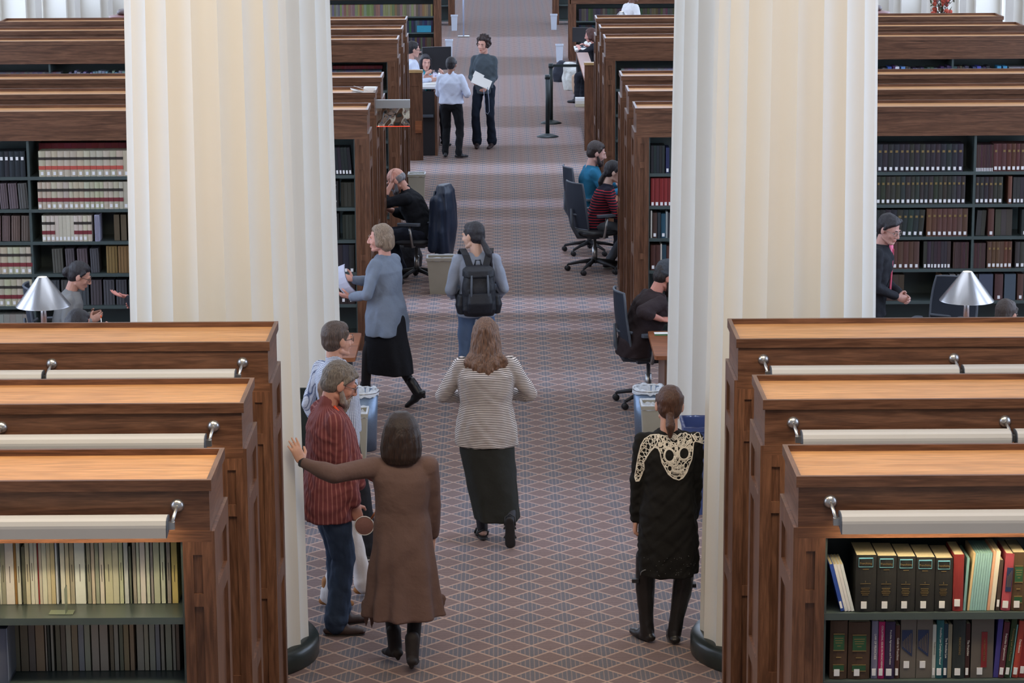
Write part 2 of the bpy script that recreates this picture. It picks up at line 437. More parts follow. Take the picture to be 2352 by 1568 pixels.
lowcase(1, 1.26, 63.0, 'low oak bookcase right of the aisle at the top edge of the photo')

# ---------------------------------------------------------------- picture-light style shelf lamps on the nearest ranges
TUBE = base('lit_lamp_tube', (255, 240, 205), .5, emit=(255, 232, 190), es=36)[0]
def shelf_light(last):
    e = empty('shelf_light')
    L = 1.030
    prof = [(.062, -.022), (.062, .008), (.054, .028), (.036, .040), (.012, .044), (-.030, .042), (-.050, .034), (-.060, .016), (-.062, .004), (-.062, -.042)]
    inner = [(y*.93, z*.93-.001) for y, z in prof[::-1]]
    mb = MB()
    mb.prism(prof+inner, 0, L)
    mb.build('shade', SHADE, e)
    for x in (-.004, L): MB().prism([(y, z) for y, z in prof], x, x+.004).build('end_cap', DGREY, e)
    MB().tube([(.02, 0, -.002), (L-.02, 0, -.002)], .010, 8).build('lamp_tube', TUBE, e)
    ar = MB(); ar.tube([(-.03, .118, .055), (-.03, .10, .055), (-.020, .0, .012)], .0085, 8)
    ar.box(-.032, .002, -.014, .014, -.016, .016); ar.build('arm', STEEL, e)
    ro = MB(); ax = Matrix.Rotation(PI/2, 4, 'X')
    ro.lathe([(0, -.0), (.028, 0), (.031, .006), (.024, .016), (.013, .024), (0, .026)], 20, (-.03, .131, .055), ax)
    ro.build('rosette', STEEL, e)
    return e
proto_l = shelf_light(0)
first = True
for s, sn in ((-1, 'left'), (1, 'right')):
    for i in range(3):
        for k in range(3):
            o = proto_l if first else copy_tree(proto_l); first = False
            o.location = (s*(1.478+k*1.06), 11.19+1.5*i-.118, 2.212)
            o.scale = (s, 1, 1)
            tag(o, 'silver shelf lamp on %s range %s, %s lamp from the aisle' % (sn, ('nearest the camera', 'second from the camera', 'third from the camera')[i], ('first', 'second', 'third')[k]), 'lamp', 'shelf lamps along the nearest ranges')

# ---------------------------------------------------------------- books
specs = []      # every book: dict(x (aisle-side edge), w, z, h, y (spine plane), d, col, kind, ...)
def add(side, x, w, z, h, y, d=.2, col=(60, 60, 60), kind='plain', lean=0., label=None, group=None, **k):
    specs.append(dict(side=side, x=x, w=w, z=z, h=h, y=y, d=d, col=col, kind=kind, lean=lean, label=label, group=group, **k))
R = random.Random(11)
def XS(x): return 1.43+(x-1.43)*1.0603
def jit(c, j=8): return tuple(max(0, min(255, v+R.randint(-j, j))) for v in c)
def run(side, xa, xb, z, y, wr, h, col, kind, label, group, d=.2, jh=.0, lean=0., gap=.0015, jc=5, **k):
    """fill from xa to xb (distance from the aisle centre) with one set of volumes"""
    if y > 12: xa, xb = XS(xa), XS(xb)
    x = xa
    while True:
        w_ = R.uniform(*wr)
        if x+w_ > xb: break
        add(side, x, w_, z, h+R.uniform(-jh, jh), y+R.uniform(0, .004), d, jit(col, jc), kind, lean, label, group, **k)
        x += w_+gap
TAN, BLK, BRN, DGR = (196, 184, 158), (44, 48, 54), (92, 58, 48), (58, 60, 62)
Z = SHELF_Z
M0 = 25.235+.035
# left middle range
run(-1, 4.46, 4.92, Z[0], M0, (.046, .052), .25, BLK, 'sticker', 'black volume with a white sticker, top shelf of the left middle range beside the divider', 'black stickered volumes', lab_z=.16)
run(-1, 3.44, 4.385, Z[0], M0, (.055, .07), .25, TAN, 'reporter', 'tan law reporter with black and bright red bands on the top shelf of the left middle range', 'tan law reporters, top shelf', red=(186, 84, 72))
run(-1, 3.44, 4.385, Z[0], M0+.22, (.06, .07), .30, (140, 40, 46), 'plain', 'dark red volume showing over the tan reporters on the top shelf', 'red volumes behind the tan reporters')
run(-1, 3.44, 4.36, Z[1], M0, (.035, .058), .265, TAN, 'reporter', 'tan law reporter with black and maroon bands on the second shelf of the left middle range', 'tan law reporters, second shelf', red=(120, 44, 52))
run(-1, 4.45, 4.92, Z[1], M0+.03, (.07, .10), .25, (112, 104, 108), 'loose', 'fat grey bundle of loose papers left of the tan reporters on the second shelf', 'grey paper bundles, second shelf', gap=.014, lean=.05)
run(-1, 3.87, 4.36, Z[2], M0, (.033, .046), .255, (206, 198, 176), 'reporter', 'slim pale law reporter with maroon band on the third shelf of the left middle range', 'pale law reporters, third shelf', red=(120, 44, 52))
add(-1, XS(3.80), .045, Z[2], .26, M0, .2, (176, 176, 206), 'loose', label='lavender white soft-bound volume at the right end of the pale reporters', group=None)
run(-1, 3.44, 3.72, Z[2], M0+.04, (.045, .055), .255, (104, 92, 64), 'plain', 'olive brown file volume on the third shelf next to the white column', 'olive brown volumes, third shelf', gap=.014)
run(-1, 4.45, 4.92, Z[2], M0+.03, (.06, .09), .25, (122, 104, 98), 'loose', 'brownish bundle of papers at the far left of the third shelf', 'brown paper bundles, third shelf', gap=.016, lean=-.04)
run(-1, 4.43, 4.92, Z[3], M0, (.052, .075), .265, TAN, 'reporter', 'tan law reporter at the far left of the fourth shelf above the cone lamp', 'tan law reporters, fourth shelf', red=(126, 50, 56))
run(-1, 3.82, 4.30, Z[3], M0+.04, (.08, .10), .24, (100, 94, 98), 'loose', 'grey paper bundle on the fourth shelf behind the grey jacketed woman', 'grey paper bundles, fourth shelf', gap=.03, lean=.03)
run(-1, 3.44, 3.80, Z[3], M0+.03, (.09, .12), .265, (150, 112, 66), 'loose', 'thick yellow brown file bundle on the fourth shelf next to the white column', 'yellow brown bundles', gap=.01)
run(-1, 4.43, 4.92, Z[4], M0, (.05, .07), .265, TAN, 'reporter', 'tan law reporter on the fifth shelf behind the cone lamp', 'tan law reporters, fifth shelf', red=(120, 44, 52))
run(-1, 3.44, 4.35, Z[4], M0+.03, (.10, .13), .25, (84, 82, 88), 'loose', 'dark grey file bundle on the fifth shelf behind the seated women', 'dark grey bundles, fifth shelf', gap=.02)
run(-1, 4.43, 4.92, Z[5], M0, (.05, .07), .24, (150, 148, 140), 'plain', 'pale volume on the lowest visible shelf behind the cone lamp', 'pale volumes, bottom shelf')
# left middle range by the aisle
run(-1, 1.46, 1.68, Z[0], M0, (.028, .034), .27, (40, 42, 48), 'set', 'slim black volume with white lettering, top shelf beside the left column', 'slim black set, top shelf', lean=.08)
for zi, t in ((1, 'P-H'), (2, 'RH')):
    add(-1, 1.60, .07, Z[zi], .26, M0, .2, (42, 42, 46), 'set', label='black binder lettered %s on shelf beside the left column' % t, txt=t)
    run(-1, 1.445, 1.60, Z[zi], M0+.05, (.12, .14), .24, (70, 68, 64), 'loose', 'grey file bundle beside the black binder lettered %s' % t, None)
run(-1, 1.45, 1.70, Z[3], M0, (.05, .06), .27, (46, 46, 52), 'sticker', 'black volume on the fourth shelf beside the left column', 'black volumes, fourth shelf by left column', lab_z=.0)
run(-1, 1.45, 1.70, Z[4], M0, (.07, .08), .27, (62, 40, 38), 'sticker', 'dark maroon volume on the fifth shelf beside the left column', 'maroon volumes, fifth shelf by left column', lab_z=.02)
# right middle range by the aisle
run(1, 1.45, 1.59, Z[0], M0, (.024, .03), .27, (48, 54, 56), 'gold', 'slim dark green volume with gold lettering, top shelf beside the right column', 'slim dark green set, top shelf')
add(1, 1.596, .034, Z[0], .25, M0, .2, (48, 56, 96), 'sticker', label='navy blue volume at the end of the slim dark green set')
run(1, 1.45, 1.72, Z[1], M0, (.034, .046), .27, (150, 40, 42), 'sticker', 'bright red stickered volume on the second shelf beside the right column', 'bright red volumes', lab_z=.0)
for x, w_, h, c, k, n in ((1.452, .014, .27, (206, 206, 202), 'plain', 'thin white spine'), (1.47, .045, .25, (80, 54, 48), 'sticker', 'dark brown volume'), (1.52, .03, .25, (52, 62, 72), 'plain', 'slate volume'), (1.555, .042, .24, (36, 84, 104), 'sticker', 'teal blue volume'), (1.60, .018, .26, (160, 164, 164), 'plain', 'pale grey spine'), (1.62, .04, .25, (60, 66, 70), 'plain', 'dark grey volume')):
    add(1, x, w_, Z[2], h, M0, .2, c, k, label='%s on the third shelf beside the right column' % n)
for x, w_, h, c, k, n in ((1.452, .05, .25, (84, 52, 40), 'sticker', 'first brown volume'), (1.505, .042, .25, (84, 52, 40), 'sticker', 'second brown volume'), (1.55, .014, .26, (206, 200, 184), 'plain', 'thin cream spine'), (1.567, .04, .25, (44, 76, 90), 'plain', 'petrol blue volume'), (1.61, .04, .24, (90, 58, 46), 'plain', 'reddish brown volume')):
    add(1, x, w_, Z[3], h, M0, .2, c, k, label='%s on the fourth shelf beside the right column' % n)
# right middle range beyond the column
run(1, 3.44, 4.33, Z[0], M0, (.042, .058), .27, (56, 52, 56), 'goldst', 'dark charcoal bound volume, top shelf of the right middle range', 'charcoal bound volumes, top shelf')
run(1, 4.44, 4.60, Z[0], M0, (.012, .016), .26, (84, 54, 56), 'sticker', 'thin maroon volume, top shelf right of the divider', 'thin maroon volumes, top shelf', lab_z=.0)
run(1, 4.60, 5.0, Z[0], M0, (.034, .05), .27, (96, 58, 52), 'goldst', 'red brown bound volume at the right end of the top shelf', 'red brown volumes, top shelf')
run(1, 3.44, 4.39, Z[1], M0, (.038, .05), .275, (62, 60, 56), 'goldst', 'dark olive grey bound volume, second shelf of the right middle range', 'olive grey bound volumes, second shelf')
run(1, 4.44, 4.74, Z[1], M0, (.04, .052), .265, (60, 58, 56), 'goldst', 'dark grey volume, second shelf right of the divider', 'dark grey volumes, second shelf end')
add(1, XS(4.745), .036, Z[1], .27, M0, .2, (120, 74, 56), 'sticker', label='rust brown volume among dark ones, second shelf right of the divider')
run(1, 4.79, 5.0, Z[1], M0, (.03, .04), .26, (66, 62, 62), 'sticker', 'slim dark volume at the far right of the second shelf', 'slim dark volumes, second shelf')
run(1, 3.44, 3.98, Z[2], M0, (.05, .062), .265, (54, 56, 56), 'goldst', 'leaning dark green grey volume, third shelf beside the right column', 'dark leaning volumes, third shelf', lean=.07)
run(1, 4.0, 4.41, Z[2], M0, (.046, .054), .275, (104, 68, 58), 'goldst', 'red brown bound volume in the middle of the third shelf', 'red brown volumes, third shelf')
run(1, 4.46, 4.56, Z[2], M0+.03, (.04, .05), .25, (74, 72, 74), 'plain', 'grey leaning file on the third shelf right of the divider', 'grey files, third shelf', lean=.06)
add(1, XS(4.57), .056, Z[2], .27, M0, .2, (100, 60, 52), 'sticker', label='single red brown volume between grey files on the third shelf')
run(1, 4.64, 4.83, Z[2], M0+.03, (.05, .06), .26, (78, 76, 72), 'plain', 'grey file volume right of the single red brown one, third shelf', 'grey files right, third shelf')
run(1, 4.88, 5.02, Z[2], M0, (.05, .06), .26, (56, 60, 64), 'sticker', 'dark blue grey volume at the far right of the third shelf', 'blue grey volumes, third shelf')
run(1, 3.44, 3.97, Z[3], M0, (.046, .054), .27, (96, 66, 56), 'sticker', 'brown volume on the fourth shelf behind the dark suited man', 'brown volumes, fourth shelf', lab_z=.01)
run(1, 3.98, 4.25, Z[3], M0, (.026, .036), .27, (66, 56, 58), 'sticker', 'slim plum black volume, fourth shelf left of the cone lamp', 'slim plum volumes', lab_z=.01)
run(1, 4.255, 4.40, Z[3], M0, (.012, .015), .26, (82, 56, 56), 'plain', 'very thin maroon volume, fourth shelf above the cone lamp', 'very thin maroon volumes')
run(1, 4.44, 4.56, Z[3], M0, (.012, .015), .25, (84, 60, 62), 'plain', 'very thin mauve volume, fourth shelf right of the divider', 'very thin mauve volumes')
run(1, 4.57, 4.82, Z[3], M0, (.036, .044), .265, (106, 70, 56), 'goldst', 'warm brown bound volume right on the fourth shelf', 'warm brown volumes, fourth shelf')
run(1, 4.83, 5.0, Z[3], M0, (.038, .046), .26, (72, 66, 66), 'sticker', 'dark volume at the far right of the fourth shelf', 'dark volumes, fourth shelf right end')
run(1, 3.44, 3.85, Z[4], M0, (.05, .06), .26, (84, 62, 52), 'plain', 'brown volume on the fifth shelf behind the dark suited man', 'brown volumes, fifth shelf')
for x, w_, c, n in ((4.13, .03, (150, 112, 80), 'tan'), (4.17, .05, (64, 60, 60), 'black'), (4.23, .055, (132, 134, 134), 'light grey'), (4.30, .05, (120, 122, 122), 'mid grey'), (4.45, .045, (66, 66, 72), 'charcoal'), (4.50, .14, (80, 88, 106), 'slate blue'), (4.65, .08, (92, 64, 58), 'brown'), (4.74, .11, (78, 90, 108), 'wide steel blue'), (4.86, .06, (96, 68, 60), 'russet')):
    add(1, XS(x), w_, Z[4], .26, M0, .2, c, 'sticker' if n in ('brown', 'russet') else 'plain', label='%s volume on the fifth shelf behind the right cone lamp' % n)
# nearest left range: pale pamphlets pushed to the back of the shelf
N0 = 11.19
px_l = [(0, 8, 'p'), (12, 26, 'g'), (28, 52, 'W'), (54, 62, 'o'), (63, 78, 'w'), (84, 92, 'd'), (94, 110, 'c'), (113, 124, 'w'), (125, 136, 'w'), (138, 141, 'r'), (142, 152, 'c'), (153, 170, 'w'), (172, 184, 'c'), (185, 196, 'y'), (197, 204, 'w'), (222, 233, 'g'), (208, 220, 'w'), (235, 247, 'c'), (249, 260, 'g'), (262, 286, 'W'), (303, 312, 'd'), (316, 326, 'c'), (328, 338, 'c'), (340, 350, 'w'), (352, 366, 'c'), (367, 378, 'w'), (380, 388, 'c'), (390, 400, 'w'), (404, 410, 'g')]
# measured on the photo: spine edges (px) and colour of the upper lit shelf
up = [(0, 4, 'w'), (5, 14, 'g'), (15, 34, 'W'), (35, 40, 'o'), (41, 49, 'w'), (53, 60, 'd'), (61, 70, 'c'), (72, 80, 'w'), (81, 88, 'w'), (89, 91, 'r'), (92, 98, 'c'), (99, 109, 'w'), (110, 118, 'c'), (119, 128, 'y'), (130, 134, 'b'), (141, 151, 'w'), (153, 161, 'c'), (163, 172, 'g'), (174, 197, 'W'), (202, 210, 'g'), (212, 219, 'c'), (221, 229, 'g'), (231, 240, 'w'), (243, 260, 'c'), (261, 274, 'c'), (276, 284, 'c'), (287, 296, 'b'), (299, 303, 'd'), (307, 314, 'g'), (316, 322, 'w'), (324, 335, 'W'), (338, 345, 'w'), (348, 353, 'g'), (355, 368, 'c'), (371, 380, 'w'), (385, 393, 'g'), (396, 409, 'Y')]
CC = {'w': ((226, 224, 208), 'white'), 'W': ((240, 240, 232), 'broad'), 'g': ((176, 172, 156), 'greyish'), 'c': ((216, 208, 180), 'cream'), 'o': ((170, 120, 66), 'orange brown'), 'd': ((120, 120, 108), 'dark olive'), 'r': ((176, 54, 44), 'thin red'), 'y': ((208, 196, 150), 'pale straw'), 'b': ((214, 226, 226), 'bluish'), 'Y': ((222, 200, 120), 'yellow')}
Yb = N0+.235
for a, b, c in up:
    xa, xb = -at(b, 1365, Yb).x, -at(a, 1365, Yb).x
    col, nm = CC[c]
    add(-1, xa, xb-xa, Z[0], R.uniform(.29, .315) if c not in 'd' else .27, Yb, .17, jit(col, 6), 'thin', label='%s spined thin book on the lit upper shelf of the nearest left range' % nm, group='%s thin books on lit upper shelf' % nm)
dn = [(34, 46, 'k'), (49, 66, 'k'), (68, 82, 'k'), (84, 103, 't'), (106, 109, 'g'), (111, 116, 'd'), (119, 124, 'g'), (130, 140, 'k'), (142, 152, 'k'), (154, 165, 'g'), (167, 180, 't'), (182, 194, 'l'), (196, 208, 'g'), (212, 228, 'g'), (231, 249, 'g'), (254, 262, 'k'), (264, 273, 'g'), (276, 284, 'k'), (286, 297, 't'), (300, 309, 't'), (316, 331, 'g'), (333, 342, 'g'), (345, 357, 'g'), (359, 368, 'l'), (371, 378, 'g'), (382, 395, 'g'), (398, 404, 'g'), (406, 413, 'k')]
DC = {'k': ((142, 128, 108), 'brown grey'), 't': ((172, 150, 118), 'tan'), 'g': ((182, 172, 158), 'pale grey'), 'd': ((90, 80, 78), 'dark'), 'l': ((160, 156, 166), 'lilac grey')}
for a, b, c in dn:
    xa, xb = -at(b, 1518, Yb).x, -at(a, 1518, Yb).x
    col, nm = DC[c]
    add(-1, xa, xb-xa, Z[1], R.uniform(.27, .30), Yb, .17, jit(col, 5), 'thin', label='%s spined book on the dim second shelf of the nearest left range' % nm, group='%s books on dim second shelf' % nm)
# nearest right range
Yf = N0+.05
def nr(a, b, z, h, col, kind, label, y=Yf, pz=1412, **k):
    xa, xb = at(a, pz, y).x, at(b, pz, y).x
    add(1, xa, xb-xa, z, h, y, k.pop('d', .21), col, kind, label=label, **k)
def q(v): return 1880+v/4.506
for i, (a, b, c, n) in enumerate(((230, 270, (44, 84, 190), 'blue'), (272, 305, (232, 232, 234), 'first white'), (307, 338, (232, 232, 234), 'second white'), (340, 372, (226, 228, 232), 'third white'))):
    nr(q(a), q(b)-.3, Z[0], .225, c, 'stick2' if i == 0 else 'plain', '%s leaning paperback at the left end of the upper right shelf' % n, lean=-.25, d=.16)
for i, (a, b) in enumerate(((378, 592), (596, 800), (804, 995), (999, 1195), (1199, 1378))):
    nr(q(a), q(b)-.5, Z[0], .262-.004*i, (46, 44, 42), 'franch', 'thick black volume titled Franchising and numbered %s on its spine' % ('one', 'two', 'three', 'four', 'five')[i], num=str(i+1))
nr(q(1384), q(1490), Z[0], .262, (150, 44, 44), 'sticker', 'dark red hardback right of the black volumes on the upper right shelf', lab_z=.02, txtv='')
nr(q(1494), q(1520), Z[0], .245, (120, 178, 172), 'plain', 'lone thin teal pamphlet next to the dark red hardback', lean=.05)
for i in range(8):
    nr(q(1536+i*25), q(1536+i*25+22), Z[0], .268, (138, 196, 190) if i else (222, 190, 140), 'plain', ('thin teal pamphlet in the row on the upper right shelf' if i else 'peach spined pamphlet at the left end of the teal row'), group='thin teal pamphlets' if i else None, lean=.08)
nr(q(1740), q(1768), Z[0], .275, (232, 170, 130), 'plain', 'orange peach pamphlet right of the teal row', lean=.08)
nr(q(1770), q(1815), Z[0], .275, (236, 226, 206), 'plain', 'cream pamphlet right of the orange peach one', lean=.08)
nr(q(1832), q(1870), Z[0], .235, (84, 70, 60), 'sticker', 'small dark brown book between cream pamphlet and rose book', lean=.05, lab_z=.015)
nr(q(1882), q(1980), Z[0], .265, (176, 70, 80), 'navylab', 'rose red hardback with a navy title panel', lean=.06, txtv='', lab_z=.01)
nr(q(1990), q(2120), Z[0], .27, (92, 66, 46), 'greenlab', 'brown volume with green title panel at the right end of the upper right shelf')
Y2 = N0+.06
def n2(a, b, h, col, kind, label, **k): nr(q(a), q(b), Z[1], h, col, kind, label, y=Y2, pz=1560, **k)
n2(112, 290, .275, (84, 62, 46), 'greenlab', 'brown volume with green title panel at the left end of the lower right shelf')
n2(300, 524, .268, (88, 60, 44), 'greenlab', 'second brown volume with green title panel on the lower right shelf')
n2(542, 606, .272, (118, 120, 150), 'vtxt', 'lavender grey book on the lower right shelf', txtv='LAW OF FRANCHISE', tc='w')
n2(612, 676, .268, (196, 30, 104), 'vtxt', 'magenta book titled Collateral Issues in Franchising', txtv='COLLATERAL ISSUES IN FRANCHISING', tc='w')
n2(680, 782, .268, (62, 48, 82), 'vtxt', 'dark purple book on the lower right shelf', txtv='Franchise Agreements and Practice', tc='w')
n2(786, 832, .25, (84, 46, 42), 'vtxt', 'short maroon book left of the grey binders', txtv='Guide to Franchises', tc='w')
n2(840, 1000, .285, (112, 104, 96), 'navybig', 'left grey binder with a navy stepped panel')
n2(1006, 1168, .285, (112, 104, 96), 'navybig', 'right grey binder with a navy stepped panel')
n2(1170, 1206, .252, (196, 200, 196), 'vtxt', 'thin pale book right of the grey binders', txtv='Fundamentals', tc='k')
n2(1210, 1284, .274, (32, 104, 112), 'vtxt', 'teal green book titled Franchise Law Compliance Manual', txtv='Franchise Law Compliance Manual', tc='w')
n2(1286, 1328, .256, (36, 62, 88), 'vtxt', 'navy book right of the teal green one', txtv='The Franchise Law', tc='w')
n2(1330, 1370, .252, (146, 136, 112), 'plain', 'khaki book on the lower right shelf')
n2(1378, 1508, .275, (48, 56, 58), 'vtxt', 'black green book lettered Franchising down its spine', txtv='FRANCHISING', tc='g')
n2(1512, 1556, .256, (66, 40, 38), 'vtxt', 'narrow dark maroon book right of the black green one', txtv='The Franchise', tc='w')
n2(1570, 1800, .278, (104, 98, 94), 'redlab', 'broad grey binder with a dark red title panel')
n2(1806, 1856, .278, (70, 66, 150), 'plain', 'violet blue book on the lower right shelf', lean=.06)
n2(1858, 1916, .262, (104, 44, 58), 'vtxt', 'wine red book right of the violet blue one', txtv='Franchise Organizations', tc='w', lean=.08)
n2(1920, 1975, .28, (50, 70, 46), 'vtxt', 'bottle green book leaning on the lower right shelf', txtv='Franchising Law and Practice', tc='g', lean=.1)
n2(1978, 1990, .25, (120, 190, 186), 'plain', 'thin aqua pamphlet behind the bottle green book', lean=.1)
n2(2000, 2060, .268, (196, 64, 52), 'vtxt', 'vermilion book near the right edge of the lower shelf', txtv='Distribution', tc='w', lean=.1)
n2(2066, 2130, .285, (160, 44, 40), 'sticker', 'deep red book at the right edge of the lower shelf', lean=.06, lab_z=.02)
# far ranges (only small strips show): top shelf of the first far range and the low cases
F0 = 32.79+.035
for s in (-1, 1):
    run(s, 1.5, 2.2, Z[0], F0, (.03, .05), .25, (60, 66, 78) if s < 0 else (128, 124, 128), 'plain', None, None, jc=12)
    run(s, 1.5, 2.2, Z[1], F0, (.03, .05), .25, (80, 70, 70), 'plain', None, None, jc=20)
run(-1, 1.5, 2.1, Z[0], F0+.2, (.03, .04), .29, (140, 44, 50), 'plain', None, None)
run(-1, 5.3, 6.3, Z[0], F0, (.028, .036), .25, (96, 84, 90), 'plain', None, None, jc=14)
run(-1, 4.5, 5.25, Z[0], F0, (.022, .045), .25, (120, 126, 150), 'plain', None, None, jc=24, jh=.02, lean=-.12, gap=.006)
run(1, 4.6, 5.9, Z[0], F0, (.022, .05), .25, (62, 66, 80), 'plain', None, None, jc=24, jh=.02, gap=.004)
for x, c in ((4.66, (50, 80, 170)), (4.75, (210, 214, 230)), (4.82, (90, 140, 210)), (5.96, (60, 150, 205)), (6.03, (60, 150, 205)), (5.72, (70, 80, 180))):
    add(1, XS(x), .05, Z[0], .26, F0-.006, .2, c)
run(1, 6.10, 6.45, Z[0], F0, (.045, .055), .25, (128, 128, 134), 'plain', None, None, jc=6)
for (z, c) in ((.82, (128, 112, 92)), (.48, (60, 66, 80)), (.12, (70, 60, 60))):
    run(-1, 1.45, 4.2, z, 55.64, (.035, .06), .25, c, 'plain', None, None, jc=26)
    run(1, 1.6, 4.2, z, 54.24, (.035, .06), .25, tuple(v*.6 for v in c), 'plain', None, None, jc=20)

BOOKM = {}
def bookmat(c):
    if True: g_ = sum(c)/3; c = tuple(v*.8+g_*.2 for v in c)
    k = tuple(int(v/6)*6 for v in c)
    if k not in BOOKM: BOOKM[k] = plain('book_cloth_%d_%d_%d' % k, k, .62, .06, 40, .0, 0, .3)
    return BOOKM[k]
GOLD = plain('gilt_lettering', (150, 128, 84), .4, .05, 20, 0, .5)
WTXT = plain('white_lettering', (222, 220, 216), .6, .02, 10)
KTXT = plain('dark_lettering', (60, 56, 52), .6, .02, 10)
GREENP = plain('green_title_panel', (44, 84, 56), .5, .1, 30)
NAVYP = plain('navy_title_panel', (40, 54, 88), .5, .1, 30)
REDP = plain('dark_red_title_panel', (130, 40, 44), .5, .1, 30)
CYAN = plain('pale_blue_frame', (120, 186, 210), .5, .02, 30)
BANDK = plain('black_label_band', (52, 46, 42), .55, .05, 30)
REDM = {}
def raw_book(mb, w_, h, d, rounded):
    """book standing at origin: spine centre on y=0, x in +-w/2, pages inside the boards"""
    a = w_/2; n = 5
    if rounded and w_ > .02:
        k = min(.008, w_*.2)
        pts = [(-a+w_*i/n, -k*(1-(2*i/n-1)**2)) for i in range(n+1)]
    else: pts = [(-a, 0), (a, 0)]
    poly = pts+[(a, d), (-a, d)]
    m = len(poly); vs = [(x, y, 0) for x, y in poly]+[(x, y, h) for x, y in poly]
    mb.m = 0
    mb.add(vs, [(i, (i+1) % m, m+(i+1) % m, m+i) for i in range(m)]+[tuple(range(m))[::-1], tuple(range(m, 2*m))])
def make_book(s):
    a = s['w']/2; k = s['kind']; h = s['h']; w_ = s['w']
    mb = MB(); raw_book(mb, w_, h, s['d'], k not in ('thin', 'plain', 'navybig', 'redlab'))
    mats = [bookmat(s['col'])]
    o = mb.build('book', mats, None)
    sx = s['side']*(s['x']+a)
    o.location = (sx, s['y'], s['z']); o.rotation_euler = (0, s['side']*s['lean'] if s['lean'] else 0, 0)
    if s['lean']: o.location.z += abs(math.sin(s['lean']))*a*1.02; o.location.x += -s['side']*math.sin(s['lean'])*0
    near = s['y'] < 12
    if near and w_ > .012:
        pg = MB().box(-a+.003, a-.003, .004, s['d']-.004, h-.002, h+.0008); pg.build('page_block', PAGES, o)
    f = -.0018 - (min(.008, w_*.2) if k not in ('thin', 'plain', 'navybig', 'redlab') else 0)
    def patch(x0, x1, z0, z1, m, name, y=None, dx=0):
        y = f if y is None else y
        return MB().box(x0+dx, x1+dx, y-.0006, y+.004, z0, z1).build(name, m, o)
    if k in ('sticker', 'goldst', 'franch', 'greenlab', 'navylab', 'redlab', 'navybig', 'vtxt', 'stick2', 'reporter', 'set'):
        lz = s.get('lab_z', .012); lw = min(a*.62, .0125)
        if k in ('navybig',): lz = .045
        if k != 'reporter' or R.random() < .85:
            patch(-lw, lw, lz+.004, lz+.036, LABEL, 'spine_label', y=f-.0014, dx=(-.2*a if near else 0))
    if k in ('goldst', 'gold'):
        patch(-a*.45, a*.45, h*.70, h*.78, GOLD, 'gilt_title')
    if k == 'reporter':
        c = s.get('red', (150, 60, 60)); REDM.setdefault(c, plain('red_band_%d' % c[0], c, .6, .1, 30))
        b = MB(); m_ = f
        b.box(-a*.98, a*.98, m_-.0004, .004, h*.66, h*.76); b.build('black_band', BANDK, o)
        b = MB(); b.box(-a*.98, a*.98, m_-.0004, .004, h*.28, h*.42); b.build('red_band', REDM[c], o)
    if k == 'loose':
        for i in range(3):
            x = -a+w_*(i+.7)/3.4
            MB().box(x-.0012, x+.0012, f-.0008, .01, .004, h*.97).build('sheet_edge', bookmat(tuple(v*.55 for v in s['col'])), o)
    rot = (PI/2, 0, 0)
    if k == 'franch':
        fr = MB(); x0, x1, z0, z1, t = -a*.78, a*.62, h*.80, h*.965, .0012
        fr.box(x0, x1, f-.0008, f+.003, z1-t*4.2, z1-t*1.4)
        for A in ((x0, x1, z1-t, z1), (x0, x1, z0, z0+t), (x0, x0+t, z0, z1), (x1-t, x1, z0, z1)): fr.box(A[0], A[1], f-.0008, f+.003, A[2], A[3])
        fr.build('title_frame', CYAN, o)
        xc = (x0+x1)/2
        text_mesh('Franchising', .0145, 'title', GOLD, o, (xc, f-.001, h*.865), rot, sx=.82*min(1, w_/.045))
        text_mesh(s['num'], .012, 'volume_number', GOLD, o, (xc, f-.001, h*.54), rot)
        dsh = MB()
        for zz, ww in ((.755, .3), (.50, .5), (.42, .42), (.39, .36), (.36, .45), (.33, .4), (.30, .3)): dsh.box(xc-a*ww, xc+a*ww, f-.0006, f+.002, h*zz, h*zz+.0016)
        dsh.build('small_print', GOLD, o)
    if k == 'greenlab':
        patch(-a*.62, a*.62, h*.50, h*.76, GREENP, 'title_panel'); patch(-a*.62, a*.62, h*.14, h*.24, GREENP, 'lower_panel')
        dsh = MB()
        for zz in (.77, .49, .245, .135): dsh.box(-a*.64, a*.64, f-.001, f+.002, h*zz, h*zz+.004)
        for zz, ww in ((.70, .5), (.66, .45), (.62, .4), (.57, .2)): dsh.box(-a*ww, a*ww, f-.001, f+.002, h*zz, h*zz+.003)
        dsh.box(-a*.3, a*.3, f-.001, f+.002, h*.37, h*.385); dsh.build('gilt_lines', GOLD, o)
    if k == 'navylab':
        patch(-a*.5, a*.75, h*.34, h*.76, NAVYP, 'title_panel')
        d_ = MB(); 
        for i in range(4): d_.box(-a*.3+i*a*.25, -a*.3+i*a*.25+.0015, f-.0012, f+.002, h*.42, h*(.62+.03*i))
        d_.build('title_print', GOLD, o)
    if k == 'redlab':
        patch(-a*.1, a*.42, h*.18, h*.78, REDP, 'title_panel')
        text_mesh('THE FRANCHISE RULE', .011, 'title', GOLD, o, (a*.16, f-.002, h*.48), (PI/2, PI/2, 0))
    if k == 'navybig':
        pm = MB(); pts = [(-a*.86, h*.30), (a*.3, h*.20), (a*.3, h*.80), (-a*.86, h*.80)]
        pm.add([(x, f-.0006, z) for x, z in [(-a*.86, h*.50), (a*.5, h*.36), (a*.5, h*.80), (-a*.86, h*.80)]], [(0, 1, 2, 3)])
        pm.build('title_panel', NAVYP, o)
        d_ = MB()
        for i in range(6): d_.box(-a*.72+i*a*.2, -a*.72+i*a*.2+.002, f-.0012, f-.0004, h*(.52-.02*i), h*(.62+.025*i))
        d_.build('title_print', GOLD, o)
